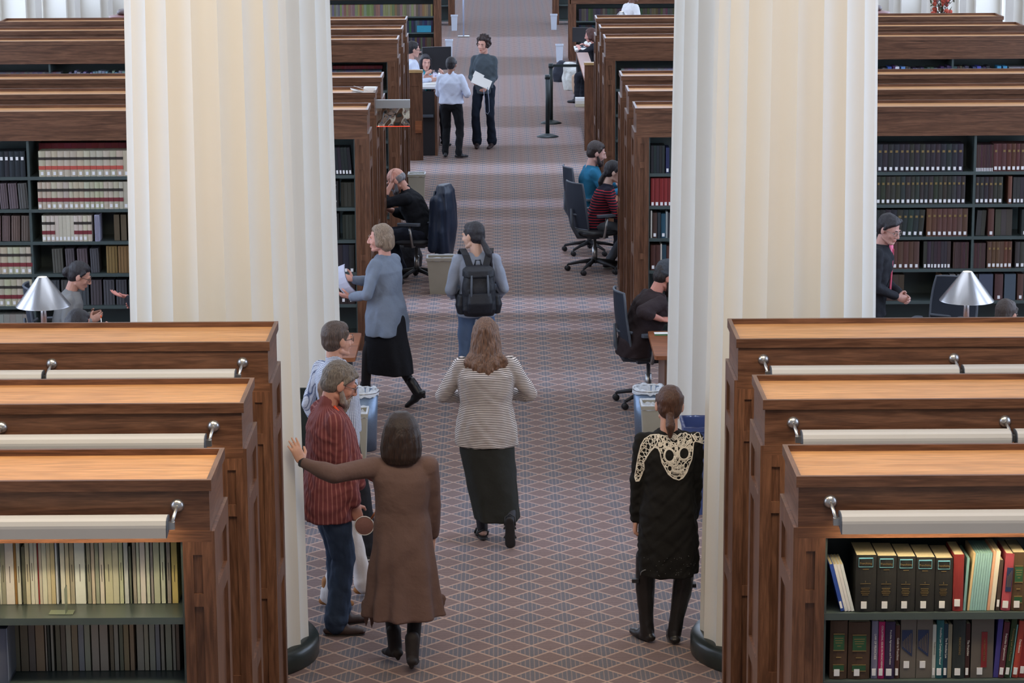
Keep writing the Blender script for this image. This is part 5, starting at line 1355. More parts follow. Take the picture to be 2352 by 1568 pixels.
# woman in mauve with her arm on the column
e, J = person('woman in a mauve knit dress resting her left hand on the near left column', (-.63, 15.62, 0), 3, h=1.63, build=1.13, tone=(196, 150, 128),
    lh=(-.61, .01, 1.335), lpole=(0, -1, -.25), rh=(.19, .14, .80), rpole=(.8, -.6, 0), lhand=dict(d=(-.36, .06, .80), n=(-.45, .85, 0), curl=.18, spread=.28),
    lf=dict(p=(-.06, .08, .12), yaw=25, pitch=8), rf=dict(p=(.05, -.09, .12), yaw=-6, pitch=10), head=(-8, 2, 0),
    hair=dict(HB, full=.06), seed=4,
    top=dict(mat=cloth('mauve_knit', (110, 88, 82)), name='knit_dress', sr=1.2, hem=-.06, flare=1.02, cuff=.88, wr=.004, wf=20, sfold=.11, sk=9, extra=hem_points,
        sm=10, skirt=[(1.16, 0, 0, .11, .09), (1.03, -.0, 0, .172, .125), (.90, 0, 0, .193, .150), (.75, .0, 0, .207, .165), (.6, .0, 0, .222, .172), (.45, .0, 0, .245, .185), (.36, .005, 0, .258, .195)]),
    shoes=dict(style='ankleboot', mat=plain('black_suede', (38, 33, 34), .7, .1, 30)))
TI = plain('black_tights', (30, 28, 32), .6, .05, 30)
make_bottom(J, dict(kind='trousers', name='tights', mat=TI, loose=.86, ankle=.05, waist=False, break_=False, wr=.0), 1., 3, .009)
wr = J['arms']['l'][2]; el = J['arms']['l'][1]; d = (wr-el).normalized()
MB().tube([wr-d*.022, wr+d*.010], .0315, 16).build('wristwatch', BLACK, e)

# woman in the black and white striped cardigan
e, J = person('long haired woman walking away in a striped top and long black skirt', (-.125, 18.45, 0), 0, h=1.66, build=1.25, tone=(222, 178, 158),
    lh=(-.16, .24, 1.03), rh=(.16, .24, 1.05), lpole=(-1, -.55, -.45), rpole=(1, -.55, -.45), shw=1.05,
    lf=dict(p=(-.035, .08, .085), yaw=10), rf=dict(p=(.17, -.17, .20), yaw=-4, pitch=72), head=(0, 6, 0),
    hair=dict(style='long', name='hair_chestnut', dark=(58, 38, 28), light=(132, 96, 72), len=.415, w=.25), seed=6,
    top=dict(mat=stripes('fine_black_white_stripes', (214, 202, 194), (52, 46, 44), 'Z', .0125, .46, soft=.3), name='striped_top', hem=-.175, flare=1.10, loose=1.03, sleeve='long', cuff=.85, sr=1.12, fold=.04, pleats=6),
    bottom=dict(kind='skirt', name='long_skirt', mat=cloth('black_green_skirt', (40, 40, 36), scale=8), fold=.05, pleats=5,
        rows=[(1.0, -.0, 0, .19, .15), (.86, 0, 0, .205, .165), (.7, .005, -.0, .205, .17), (.5, .03, -.02, .19, .165), (.3, .06, -.03, .175, .16), (.185, .075, -.035, .168, .165)]),
    shoes=dict(style='sandal', mat=plain('black_sandal', (36, 34, 34), .6, .1, 20)), skinleg=True)
make_bottom(J, dict(kind='trousers', name='leggings', mat=TI, loose=.84, ankle=.050, waist=False, break_=False, wr=.0), 1., 3, .009)

# woman in black with the lace skull yoke
bk = cloth('black_jersey', (31, 30, 29), scale=9)
e, J = person('woman in black with a white lace skull on her back and knee boots', (1.045, 16.08, 0), 0, h=1.685, build=1.08, tone=(206, 156, 134),
    lh=(-.205, .06, .78), rh=(.17, .10, .80), lpole=(-.5, -1, 0), rpole=(.5, -1, 0), lhand=dict(curl=.8),
    lf=dict(p=(-.13, .04, .085), yaw=32), rf=dict(p=(.045, .0, .085), yaw=4), rknee=(1.0, .8, .1), lknee=(-.5, 1, .2), head=(0, 3, -3),
    hair=dict(style='lowtail', name='hair_auburn', dark=(52, 30, 22), light=(96, 64, 48), len=.13, dx=.0), seed=8,
    top=dict(mat=bk, name='black_tunic', sm=8, hem=-.05, flare=1.04, cuff=.97, cuffr=1.1, wr=.004, sfold=.05, sk=7, skirt=[(1.14, 0, 0, .11, .09), (.98, 0, 0, .172, .132), (.75, .0, 0, .192, .15), (.6, .0, 0, .198, .155), (.47, .0, 0, .19, .155)]),
    shoes=dict(style='kneeboot', mat=plain('black_boot_leather', (34, 31, 31), .38, .15, 14, .3)))
for x, z, yy in ((-.205, .41, .03), (.165, .37, .05)): MB().box(x-.022, x+.022, yy-.02, yy+.02, z-.012, z+.012).build('boot_strap', BLACK, e)
# lace: tubes laid on the back of the tunic
V, F = J['top_mesh']; Vb = [Vector(map(float, v)) for v in V]; bvh = BVHTree.FromPolygons(Vb, [tuple(f) for f in F])
def toback(x, z):
    h_ = bvh.ray_cast(Vector((x, -1, z)), Vector((0, 1, 0)))
    if h_[0] is None: return None
    return h_[0]+h_[1]*.002
def strand(mb, pts, r=.0022, closed=False):
    """pts in local x, z"""
    if closed: pts = pts+[pts[0]]
    out = []
    for (x0, z0), (x1, z1) in zip(pts[:-1], pts[1:]):
        n = max(1, int(math.hypot(x1-x0, z1-z0)/.012))
        for k in range(n): out.append((x0+(x1-x0)*k/n, z0+(z1-z0)*k/n))
    out.append(pts[-1]); seg = []
    for x, z in out:
        p = toback(x, z)
        if p is None:
            if len(seg) > 1: mb.tube(seg, r, 5)
            seg = []
        else: seg.append(p)
    if len(seg) > 1: mb.tube(seg, r, 5)
inv = e.matrix_basis.inverted()
def L(cx, cy):
    """pixel of the photo crop (x4.126 from 1380,740) to the tunic plane"""
    p = at(1380+cx/4.126, 740+cy/4.126, 15.95); return (p.x-1.045, p.z)
lace = MB()
def poly(c, r=.0024, closed=False): strand(lace, [L(*p) for p in c], r, closed)
def ring(cx, cy, rx, ry, r=.0022, n=18): poly([(cx+rx*math.cos(2*PI*k/n), cy+ry*math.sin(2*PI*k/n)) for k in range(n)], r, True)
SK_OUT = [(515, 1195), (545, 1205), (565, 1240), (580, 1330), (605, 1375), (640, 1440), (690, 1480), (742, 1500), (780, 1480), (815, 1430), (845, 1360), (865, 1310), (875, 1240), (890, 1160), (905, 1150)]
poly(SK_OUT, .0042)
YOKE = [(560, 1090), (540, 1150), (515, 1195)]; poly(YOKE, .0036)
poly([(850, 1075), (880, 1110), (905, 1150), (940, 1160), (1000, 1200)], .004)
SLEEVE_L = [(515, 1195), (480, 1230), (440, 1290), (415, 1350), (418, 1420), (395, 1480), (370, 1535), (340, 1540), (330, 1500), (345, 1400), (360, 1300), (385, 1190), (420, 1130), (480, 1100), (560, 1088)]
poly(SLEEVE_L, .0040)
ring(652, 1265, 46, 55, .0042); ring(792, 1252, 48, 52, .0042)
ring(652, 1265, 56, 64, .0026); ring(792, 1252, 58, 61, .0026)
for c in ((700, 1105, 26), (764, 1145, 33), (764, 1145, 22), (632, 1170, 30), (632, 1170, 18), (565, 1172, 18), (565, 1172, 9), (805, 1100, 18), (592, 1110, 16), (553, 1140, 14), (840, 1110, 16), (700, 1105, 14), (860, 1150, 13), (600, 1140, 12), (660, 1110, 12), (720, 1165, 10), (690, 1160, 12), (555, 1100, 12), (830, 1160, 14), (835, 1200, 12), (610, 1200, 12), (720, 1200, 9), (720, 1240, 8)): ring(c[0], c[1], c[2], c[2], .0034)
poly([(722, 1210), (712, 1300), (726, 1330), (742, 1300), (728, 1210)], .0028, True); poly([(726, 1215), (726, 1300)], .003)
poly([(575, 1310), (600, 1335), (640, 1325), (680, 1350), (690, 1410), (740, 1420), (785, 1400), (790, 1345), (830, 1310), (860, 1300)], .0036)
ring(655, 1385, 22, 28, .003); ring(805, 1365, 20, 26, .003)
for k in range(9): poly([(682+k*13, 1350), (682+k*13, 1392)], .0028); poly([(682+k*13, 1405), (684+k*12.5, 1445)], .0026)
poly([(672, 1395), (735, 1405), (800, 1390)], .003); poly([(640, 1430), (690, 1455), (742, 1462), (790, 1450), (820, 1410)], .003)
def inside(p, poly_):
    x, y = p; c = False; n = len(poly_)
    for i in range(n):
        x0, y0 = poly_[i]; x1, y1 = poly_[(i+1) % n]
        if (y0 > y) != (y1 > y) and x < (x1-x0)*(y-y0)/(y1-y0)+x0: c = not c
    return c
rs = random.Random(21)
def net(region, n, holes=(), maxd=46, r=.0020, md=13):
    xs = [p[0] for p in region]; ys = [p[1] for p in region]; pts = []
    tries = 0
    while len(pts) < n and tries < 6000:
        tries += 1; p = (rs.uniform(min(xs), max(xs)), rs.uniform(min(ys), max(ys)))
        if not inside(p, region) or any(((p[0]-h[0])/h[2])**2+((p[1]-h[1])/h[3])**2 < 1 for h in holes): continue
        if any(math.hypot(p[0]-q[0], p[1]-q[1]) < md for q in pts): continue
        pts.append(p)
    allp = pts+list(region)
    for p in pts:
        for q in sorted(allp, key=lambda q: math.hypot(p[0]-q[0], p[1]-q[1]))[1:5]:
            if math.hypot(p[0]-q[0], p[1]-q[1]) < maxd: poly([p, q], r)
FACE = [(560, 1090), (850, 1075), (905, 1150)]+SK_OUT[::-1][1:]
holes = ((652, 1265, 50, 58), (792, 1252, 52, 56), (655, 1385, 20, 26), (805, 1365, 18, 24))
net(FACE, 190, holes, 34, .0022, 12)
net(SLEEVE_L, 62, (), 56, .0024, 21)
net([(850, 1075), (920, 1070), (990, 1110), (1040, 1200), (1000, 1200), (940, 1160), (905, 1150)], 26, (), 50, .0024, 16)
cr = [(1490+2.2*k*0+17*math.cos(t), 1325-15*math.sin(t)) for k, t in enumerate([math.radians(110+14*i) for i in range(15)])]
lace2 = MB(); strand(lace2, [(at(x, y, 15.95).x-1.045, at(x, y, 15.95).z) for x, y in cr], .004); rs2 = random.Random(3)
for k in range(40):
    x, z = rs2.uniform(-.16, .17), rs2.uniform(.49, .62); q_ = toback(x, z)
    if q_ is not None: t = Blob(); t.ell(q_, .0022, None, 6, 4); lace2.add(t.v, t.f)
lace2.build('star_print', plain('pale_print', (112, 112, 112), .7, .05, 30), e, fix=False)
tag(lace.build('lace_yoke', plain('ivory_lace', (236, 228, 214), .8, .05, 30), e, fix=False), 'ivory crochet lace shaped like a skull')

# man in the red striped shirt
e, J = person('grey bearded man in a red striped shirt beside the near left column', (-1.15, 16.38, 0), -72, h=1.80, build=1.10, tone=(192, 136, 116), lean=4,
    rh=(.15, .16, .80), rpole=(.4, -1, 0), lh=(-.12, .26, .92), lpole=(-.5, -1, 0), rhand=dict(curl=.9), lhand=dict(curl=.9, hide=True),
    lf=dict(p=(-.12, .10, .085), yaw=-6), rf=dict(p=(.10, .02, .085), yaw=-18), head=(-4, 24, 0), glasses=(90, 80, 76),
    hair=dict(style='swept', name='hair_grey_brown', dark=(66, 58, 54), light=(136, 124, 112)), beard=dict(name='beard_grey', dark=(112, 96, 88), light=(168, 156, 146), len=.035), seed=12,
    top=dict(mat=stripes('dark_red_woven_stripes', (114, 60, 61), (160, 104, 97), 'A', .026, .20, soft=.16, wob=.006), name='striped_shirt', hem=-.20, flare=1.08, loose=1.08, collar=True, belly=.05, cuff=.88, cuffr=1.25, sr=1.18, wr=.006),
    bottom=dict(kind='trousers', mat=cloth('blue_denim_dark', (52, 64, 84)), loose=1.12, ankle=.062, name='jeans'),
    shoes=dict(style='shoe', mat=plain('brown_leather_shoe', (70, 52, 48), .5, .1, 20), sole=plain('dark_sole', (44, 36, 34), .7, .1, 20)))
m = MB(); c = [J['neck']+J['U'] @ Vector(p) for p in ((-.075, .03, .01), (-.10, .13, -.12), (-.06, .175, -.28), (0, .185, -.34), (.05, .18, -.26), (.09, .13, -.12), (.08, .02, .01))]
m.tube(c, .009, 6); m.build('orange_lanyard', plain('orange_ribbon', (226, 80, 40), .6, .05, 20), e)
w_ = Matrix.Translation(e.location) @ Matrix.Rotation(math.radians(-72), 4, 'Z')
p = w_ @ (J['arms']['r'][2]+Vector((.02, .06, -.14)))
e2 = empty('paddle_fan', p); tag(e2, 'round pinkish paddle fan held by the man in the red striped shirt', 'fan')
MB().lathe([(0, -.003), (.062, -.003), (.066, 0), (.062, .003), (0, .003)], 28, (0, 0, 0), Matrix.Rotation(PI/2, 4, 'X')).build('disc', plain('paddle_pink_brown', (150, 108, 100), .6, .15, 60), e2)
MB().tube([(.062*math.cos(t), -.004, .062*math.sin(t)) for t in [2*PI*k/28 for k in range(29)]], .003, 6).build('rim', PAPER, e2)
MB().tube([(.045, 0, .045), (.075, 0, .09)], .008, 8).build('handle', WTD, e2)

# person with pale trousers hidden behind him
person('person in pale trousers and tan boots mostly hidden behind the red shirted man', (-1.14, 17.0, 0), -80, h=1.56, tone=(206, 150, 130),
    rh=(.10, .28, .87), rpole=(.5, -1, 0), lf=dict(p=(-.09, .20, .085), yaw=-10), rf=dict(p=(.10, -.06, .085), yaw=-20), rhand=dict(curl=.9), seed=13,
    hair=dict(style='short', name='hair_sandy', dark=(84, 60, 44), light=(140, 106, 80)), top=dict(mat=cloth('dull_rose_shirt', (112, 66, 62)), hem=-.12),
    bottom=dict(kind='trousers', mat=cloth('pale_stone_cotton', (196, 190, 188)), ankle=.062, loose=1.05), shoes=dict(style='boot', mat=plain('tan_suede', (150, 100, 56), .8, .15, 20)), face=False, fine=False)

# man in the checked shirt
e, J = person('man in a blue white checked shirt and glasses looking away to the right', (-1.18, 18.0, 0), -52, h=1.73, tone=(198, 148, 126),
    rh=(.20, .02, .80), lf=dict(p=(-.10, .30, .085), yaw=-20), rf=dict(p=(.15, .16, .085), yaw=-20), head=(-4, 2, 0), glasses=(30, 28, 30), seed=14,
    hair=dict(style='short', name='hair_dark_cropped', dark=(46, 36, 32), light=(104, 84, 72)),
    top=dict(mat=stripes('blue_white_check', (218, 222, 232), (62, 76, 112), 'Z', .0105, .24, soft=.2, extra=('A', .0105, .24)), name='checked_shirt', hem=.0, collar=True, loose=1.04, belly=.03, cuff=.9),
    bottom=dict(kind='trousers', mat=cloth('black_trousers', (36, 36, 40)), loose=1.06), shoes=dict(style='shoe', mat=plain('dark_sneaker', (48, 48, 50), .6, .1, 20), sole=plain('pale_sneaker_sole', (170, 164, 156), .7, .1, 20)))
J2 = J; b = MB(); pts = [J['pel']+Vector((.128*math.cos(t)*1.02, .115*math.sin(t), .075)) for t in [2*PI*k/24 for k in range(25)]]
b.tube(pts, .014, 6); b.build('belt', BLACK, e)

# woman in the grey blue cardigan
e, J = person('fair haired woman in a grey blue cardigan striding left with papers', (-1.04, 22.78, 0), 62, h=1.65, build=1.16, tone=(214, 158, 142), lean=2,
    lh=(-.20, .24, 1.02), rh=(-.02, .32, 1.14), lpole=(-.8, -1, -.5), rpole=(.8, -.3, -.8), lhand=dict(d=(-.1, .95, .1), n=(.6, 0, .8), curl=.5), rhand=dict(d=(-.4, .85, .3), n=(-.5, 0, .8), curl=.4),
    lf=dict(p=(-.05, .20, .10), yaw=0, pitch=0), rf=dict(p=(.09, -.25, .15), yaw=0, pitch=34), head=(22, 4, 0),
    hair=dict(style='bob', name='hair_ash_blond', dark=(98, 80, 66), light=(164, 142, 120), len=.035), seed=16,
    top=dict(mat=cloth('grey_blue_knit', (122, 132, 148)), name='cardigan', hem=-.23, flare=1.18, loose=1.05, cuff=.9, sr=1.08, fold=.05, pleats=5),
    bottom=dict(kind='skirt', name='black_skirt', mat=cloth('black_skirt', (26, 26, 30)), fold=.03, rows=[(1.0, 0, 0, .155, .14), (.85, 0, 0, .18, .17), (.65, .0, .0, .18, .20), (.45, 0, -.02, .165, .22), (.33, 0, -.03, .155, .225)]),
    shoes=dict(style='ankleboot', mat=plain('black_leather', (26, 25, 28), .4, .1, 20)))
make_bottom(J, dict(kind='trousers', name='tights', mat=TI, loose=.84, ankle=.048, waist=False, break_=False, wr=.0), 1., 3, .009)
w_ = Matrix.Translation(e.location) @ Matrix.Rotation(math.radians(62), 4, 'Z')
LILAC = plain('paper_lilac_white', (206, 208, 224), .8, .04, 10)
p = w_ @ Vector((-.14, .36, 1.12)); sheets(0, 'paper_sheet', 'bundle of white papers held by the woman in the grey blue cardigan', LILAC, loc=p, rotv=(math.radians(70), math.radians(18), math.radians(118)), w_=.22, h=.30, bend=.05, t=.006)

# backpack woman
e, J = person('dark haired woman with a black backpack turning her head left', (-.235, 22.95, 0), 6, h=1.64, tone=(214, 172, 150), build=1.0,
    lh=(-.15, .20, .98), rh=(.17, .20, .98), lpole=(-.55, -1, -.5), rpole=(.55, -1, -.5), lf=dict(p=(-.1, .1, .085)), rf=dict(p=(.09, -.06, .085)), head=(48, 6, 0),
    hair=dict(style='ponytail', len=.24, dx=.05, **BLKH), seed=18,
    top=dict(mat=cloth('pale_blue_grey_sweater', (148, 154, 168)), name='sweater', hem=-.10, flare=1.06, sleeve='elbow', sr=1.12, loose=1.04),
    bottom=dict(kind='trousers', mat=cloth('light_denim', (94, 114, 144)), name='jeans', loose=.98), shoes=dict(style='shoe', mat=BLACK))
for sg, k in ((-1, 'l'), (1, 'r')):                       # gathered cuffs below the elbow
    sh_, el, wr = J['arms'][k]; a = el.lerp(wr, .20); bb = el.lerp(wr, .62); d = (bb-a).normalized(); B_ = Blob()
    fr = d.to_track_quat('Z', 'Y').to_matrix()
    B_.loft([(a, .046, .046, fr), (a.lerp(bb, .4), .062, .062, fr), (bb, .078, .078, fr)], 40, lambda i, t: 1+.10*(i/2)*math.sin(9*t))
    mesh_obj('ruffled_cuff', [(*B_.fuse(.007, 1), 0)], cloth('pale_blue_grey_sweater', (148, 154, 168)), e)
NYL = plain('black_nylon', (26, 28, 36), .55, .2, 16, .5)
e2 = empty('backpack', (-.235, 22.95, 0), math.radians(6)); tag(e2, 'black nylon rucksack worn by the woman turning left', 'bag')
b = Blob(); b.loft([((0, -.20, .84), .13, .07, None, 3), ((0, -.215, .90), .155, .10, None, 3), ((0, -.215, 1.08), .15, .105, None, 3), ((0, -.20, 1.22), .13, .09, None, 3), ((0, -.19, 1.27), .10, .06, None, 3)], 40)
mesh_obj('pack_body', [(*b.fuse(.009, 3, folds(.004, 22, 2)), 0)], NYL, e2)
for sg in (-1, 1):
    b = Blob(); b.loft([((sg*.155, -.20, .86), .035, .06), ((sg*.165, -.20, .94), .045, .07), ((sg*.155, -.20, 1.03), .03, .055)], 24); mesh_obj('side_pocket', [(*b.fuse(.008, 2), 0)], NYL, e2)
    MB().tube([(sg*.07, -.31, 1.22), (sg*.075, -.325, 1.10), (sg*.075, -.325, .92)], .010, 6).build('webbing', DGREY, e2)
    st = MB(); pts = [(sg*.07, -.14, 1.26), (sg*.10, -.10, 1.36), (sg*.125, -.03, 1.405), (sg*.13, .07, 1.36), (sg*.15, .13, 1.2), (sg*.17, .08, 1.05), (sg*.16, -.08, .93)]
    for (x0, y0, z0), (x1, y1, z1) in zip(pts[:-1], pts[1:]):
        st.add([(x0-.03, y0, z0), (x0+.03, y0, z0), (x1+.03, y1, z1), (x1-.03, y1, z1)]+[(x0-.03, y0-.012, z0+.012), (x0+.03, y0-.012, z0+.012), (x1+.03, y1-.012, z1+.012), (x1-.03, y1-.012, z1+.012)], [(0, 1, 2, 3), (7, 6, 5, 4), (0, 4, 5, 1), (1, 5, 6, 2), (2, 6, 7, 3), (3, 7, 4, 0)])
    st.build('shoulder_strap', NYL, e2)
b = Blob(); b.loft([((0, -.30, .88), .11, .035, None, 3), ((0, -.315, .97), .115, .045, None, 3), ((0, -.30, 1.06), .10, .03, None, 3)], 32); mesh_obj('front_pocket', [(*b.fuse(.008, 2), 0)], NYL, e2)
b = Blob(); b.loft([((0, -.21, 1.20), .145, .115, None, 3), ((0, -.205, 1.255), .14, .105, None, 3), ((0, -.19, 1.285), .10, .06, None, 3)], 32); mesh_obj('lid', [(*b.fuse(.008, 2), 0)], NYL, e2)
MB().tube([(-.03, -.16, 1.28), (-.02, -.16, 1.33), (.02, -.16, 1.33), (.03, -.16, 1.28)], .008, 6).build('grab_handle', NYL, e2)

# bald man at the table
SITF = lambda dx=.42, spread=.12, z=.085: (dict(p=(-spread, dx, z)), dict(p=(spread, dx-.03, z)))
a, b_ = SITF(.46)
e, J = person('bald grey bearded man in black sitting with a hand on his head', (-.86, 29.08, 0), 84, h=1.78, build=1.1, tone=(216, 160, 142), sit=.55, lean=27,
    lh=(-.15, .36, 1.12), lpole=(-.4, .3, -1), lhand=dict(d=(.25, .1, .95), n=(.3, -1, 0), curl=.4), rh=(.16, .50, .80), rpole=(.6, 0, -1), rhand=dict(d=(-.4, .9, 0), n=(0, 0, -1)),
    lf=dict(p=(-.13, .45, .085)), rf=dict(p=(.12, .30, .085)), head=(0, 34, 0), glasses=(60, 44, 40),
    hair=dict(style='fringe', name='hair_grey_stubble', dark=(120, 118, 122), light=(160, 158, 162)), beard=dict(name='beard_grey_dark', dark=(84, 84, 90), light=(150, 150, 156), len=.02), seed=20,
    top=dict(mat=cloth('black_shirt', (30, 32, 38)), hem=-.04, loose=1.08, sleeve='elbow', sr=1.15, collar=True), bottom=dict(kind='trousers', mat=cloth('charcoal_trousers', (38, 42, 54)), loose=1.12), shoes=dict(style='shoe', mat=BLACK))
COAT = plain('blue_black_coat', (32, 44, 66), .45, .3, 6, .5)
b = Blob(); b.loft([((0, -.33, .30), .23, .08, None, 3), ((0, -.345, .6), .275, .09, None, 3), ((0, -.35, .85), .27, .09, None, 3), ((0, -.34, 1.03), .23, .08, None, 3), ((0, -.33, 1.10), .16, .05, None, 3)], 48, lambda i, t: 1+.07*math.sin(8*t+i))
for sg in (-1, 1): b.cap((sg*.23, -.30, .95), (sg*.27, -.26, .42), .07, .055)
o = mesh_obj('draped_coat', [(*b.fuse(.011, 2, folds(.010, 14, 5)), 0)], COAT, None); o.location = (-.97, 29.07, 0); o.rotation_euler = (0, 0, math.radians(76)); tag(o, 'dark coat with blue sheen draped over the bald man\'s chair', 'coat')
# man in the blue sweater, woman in the striped sweater
a, b_ = SITF()
person('bearded man in a bright blue sweater sitting behind the striped sweater woman', (1.0, 30.72, 0), -78, h=1.76, tone=(216, 170, 158), sit=.56, lean=8, lh=(-.2, .42, .80), rh=(.2, .42, .80), rpole=(.5, -.2, -1), lpole=(-.5, -.2, -1), lf=a, rf=b_, head=(-6, 16, 0),
    hair=dict(style='short', name='hair_dark_brown2', dark=(34, 28, 28), light=(70, 56, 52)), beard=dict(name='beard_dark', dark=(40, 32, 32), light=(80, 62, 56), len=.01), seed=21,
    top=dict(mat=cloth('bright_blue_knit', (38, 104, 136)), name='sweater', hem=-.06, loose=1.05, sr=1.05), bottom=dict(kind='trousers', mat=cloth('dark_trousers', (40, 42, 50))), shoes=dict(style='shoe', mat=BLACK), fine=False)
person('dark haired woman in a navy sweater with red stripes sitting facing right', (1.06, 29.66, 0), -86, h=1.66, tone=(222, 186, 172), sit=.54, lean=20, lh=(-.16, .42, .79), rh=(.16, .42, .79), rpole=(.6, -.3, -1), lpole=(-.6, -.3, -1),
    lf=dict(p=(-.1, .18, .085)), rf=dict(p=(.12, .30, .085)), head=(0, 14, 0), glasses=(30, 30, 34), hair=dict(style='lowtail', len=.20, dx=0., **BLKH), seed=22,
    top=dict(mat=stripes('navy_with_red_stripes', (28, 28, 44), (186, 52, 62), 'Z', .030, .30, soft=.1, z0=.52, z1=.97), name='striped_sweater', hem=-.12, loose=1.10, sr=1.1), bottom=dict(kind='trousers', mat=cloth('grey_trousers', (88, 92, 100))), shoes=dict(style='shoe', mat=BLACK, sole=plain('pale_sole', (180, 176, 170), .7, .1, 20)), fine=False)
# hatted man
e, J = person('man in a grey knit hat bending over the right study table to write', (1.18, 22.80, 0), -72, h=1.75, build=1.15, tone=(206, 140, 122), sit=.55, lean=24, rh=(.24, .15, .82), rpole=(.8, -1, -.3), lh=(-.1, .5, .80), lpole=(-.6, 0, -1),
    rhand=dict(d=(-.1, 1, -.1), n=(-.4, 0, -1), curl=.7), lf=dict(p=(-.14, .40, .085)), rf=dict(p=(.13, .36, .085)), head=(0, 26, 0), hair=dict(style='short', name='hair_black2', dark=(26, 22, 22), light=(54, 44, 42)), beard=dict(name='beard_black', dark=(32, 26, 26), light=(62, 48, 44), len=.012), seed=23,
    top=dict(mat=cloth('plum_black_sweater', (50, 40, 42)), name='sweater', hem=-.08, loose=1.12, sr=1.15, sleeve='elbow'), bottom=dict(kind='trousers', mat=cloth('slate_trousers', (50, 56, 66)), loose=1.1), shoes=dict(style='shoe', mat=BLACK))
b = Blob(); S_ = J['S']; Hd = J['Hd']; hp = J['hp']
b.ell(hp(0, -.012, .055), tuple(v*S_ for v in (.094, .108, .098)), Hd); b.ell(hp(0, -.012, .028), tuple(v*S_ for v in (.098, .112, .045)), Hd)
mesh_obj('knit_hat', [(*b.fuse(.006, 3, folds(.002, 120, 4)), 0)], cloth('grey_knit', (74, 78, 84), scale=60), e)
w_ = Matrix.Translation(e.location) @ Matrix.Rotation(math.radians(-72), 4, 'Z'); p = w_ @ (J['arms']['r'][2]+Vector((-.01, .10, .01)))
tag(MB().tube([(0, 0, -.06), (-.04, .0, .07)], .004, 6).build('pencil', plain('pencil_dark', (60, 52, 48), .4, .1, 20), None, p), 'dark pencil in the hand of the hatted man', 'pencil')
e2 = empty('laptop', (1.62, 22.15, .75), math.radians(100)); tag(e2, 'silver laptop open before the hatted man, mostly behind the column', 'laptop')
MB().box(-.16, .16, -.11, .11, 0, .018).build('keyboard_deck', STEEL, e2); MB().box(-.16, .16, -.12, -.108, .018, .22).build('screen_lid', STEEL, e2)
p = onz(1521, 765, .752); sheets(0, 'paper_sheet', 'small white note with a green edge on the right study table corner', loc=(p.x, p.y, .752), w_=.14, h=.09)
p = onz(1521, 768, .752)
tag(MB().box(-.07, .07, -.006, .006, 0, .006).build('marker_pen', plain('green_pen', (60, 140, 90), .4, .05, 20), None, (p.x, p.y-.055, .756)), 'thin green pen beside the white note on the study table', 'pen')

# suited man, readers at the side tables
e, J = person('man in a dark suit with pink tie standing behind the right study table', (3.29, 22.95, 0), -108, h=1.72, tone=(206, 158, 146), lean=12, rh=(.05, .25, .97), lh=(-.05, .27, .97), rpole=(.8, -1, -.4), lpole=(-.8, -1, -.4), rhand=dict(d=(-.5, .7, -.3), n=(-.6, -.4, 0), curl=.8), lhand=dict(d=(.5, .7, -.3), n=(.6, -.4, 0), curl=.8),
    head=(-28, 20, 0), glasses=(150, 140, 132), hair=dict(style='swept', **BLKH), seed=24,
    top=dict(mat=cloth('charcoal_suit', (42, 44, 50)), name='suit_jacket', hem=-.16, loose=1.08, sr=1.12, cuff=.88), bottom=dict(kind='trousers', mat=cloth('charcoal_suit', (42, 44, 50))), shoes=dict(style='shoe', mat=BLACK))
up = J['up']
b = Blob(); b.cap(up(-.02, .072, .49), up(0, .128, .24), .034, .012, .5, (0, 1, 0)); b.cap(up(.02, .072, .49), up(0, .128, .24), .034, .012, .5, (0, 1, 0)); mesh_obj('pink_shirt_front', [(*b.fuse(.006, 1), 0)], cloth('pink_shirt', (236, 128, 160)), e)
b = Blob(); b.cap(up(0, .098, .47), up(0, .15, .12), .012, .022, .5, (0, 1, 0)); mesh_obj('tie', [(*b.fuse(.005, 1), 0)], cloth('rose_tie', (200, 90, 112)), e)
a, b_ = SITF()
person('short haired reader seated behind the right cone lamp, seen from behind', (4.10, 21.02, 0), -28, h=1.64, tone=(196, 144, 124), sit=.53, lean=6, lh=(-.2, .36, .80), rh=(.2, .36, .80), lf=a, rf=b_, head=(-10, 10, 0), glasses=(120, 100, 90), hair=dict(style='short', name='hair_cropped_brown', dark=(40, 32, 30), light=(74, 60, 54)), seed=25,
    top=dict(mat=cloth('grey_green_shirt', (80, 84, 80))), bottom=dict(kind='trousers', mat=cloth('dark_trousers', (40, 42, 50))), shoes=dict(style='shoe', mat=BLACK), fine=False)
person('woman in a grey jacket with pinned up dark hair and glasses looking down', (-4.0, 23.2, 0), -84, h=1.66, tone=(198, 148, 130), sit=.53, lean=14, lh=(-.12, .27, .74), rh=(.12, .27, .74), lf=a, rf=b_, head=(0, 24, 0), glasses=(60, 54, 60), hair=dict(style='bun', **BLKH), seed=26,
    top=dict(mat=cloth('grey_wool_jacket', (132, 132, 132)), name='jacket', loose=1.1, sr=1.12), bottom=dict(kind='trousers', mat=cloth('dark_trousers', (40, 42, 50))), shoes=dict(style='shoe', mat=BLACK))
e, J = person('dark haired girl holding a pencil, only her head over the oak tray', (-3.66, 21.02, 0), -62, h=1.62, tone=(206, 152, 136), sit=.52, lean=16, lh=(-.14, .42, .80), rh=(.10, .36, 1.02), rpole=(.7, 0, -1), rhand=dict(d=(-.2, .6, .6), n=(-1, 0, 0), curl=.9), lf=a, rf=b_, head=(0, 20, 0), hair=dict(style='bob', len=.06, **BLKH), seed=27,
    top=dict(mat=cloth('dark_top', (50, 50, 58))), bottom=dict(kind='trousers', mat=cloth('dark_trousers', (40, 42, 50))), shoes=dict(style='shoe', mat=BLACK), fine=False)
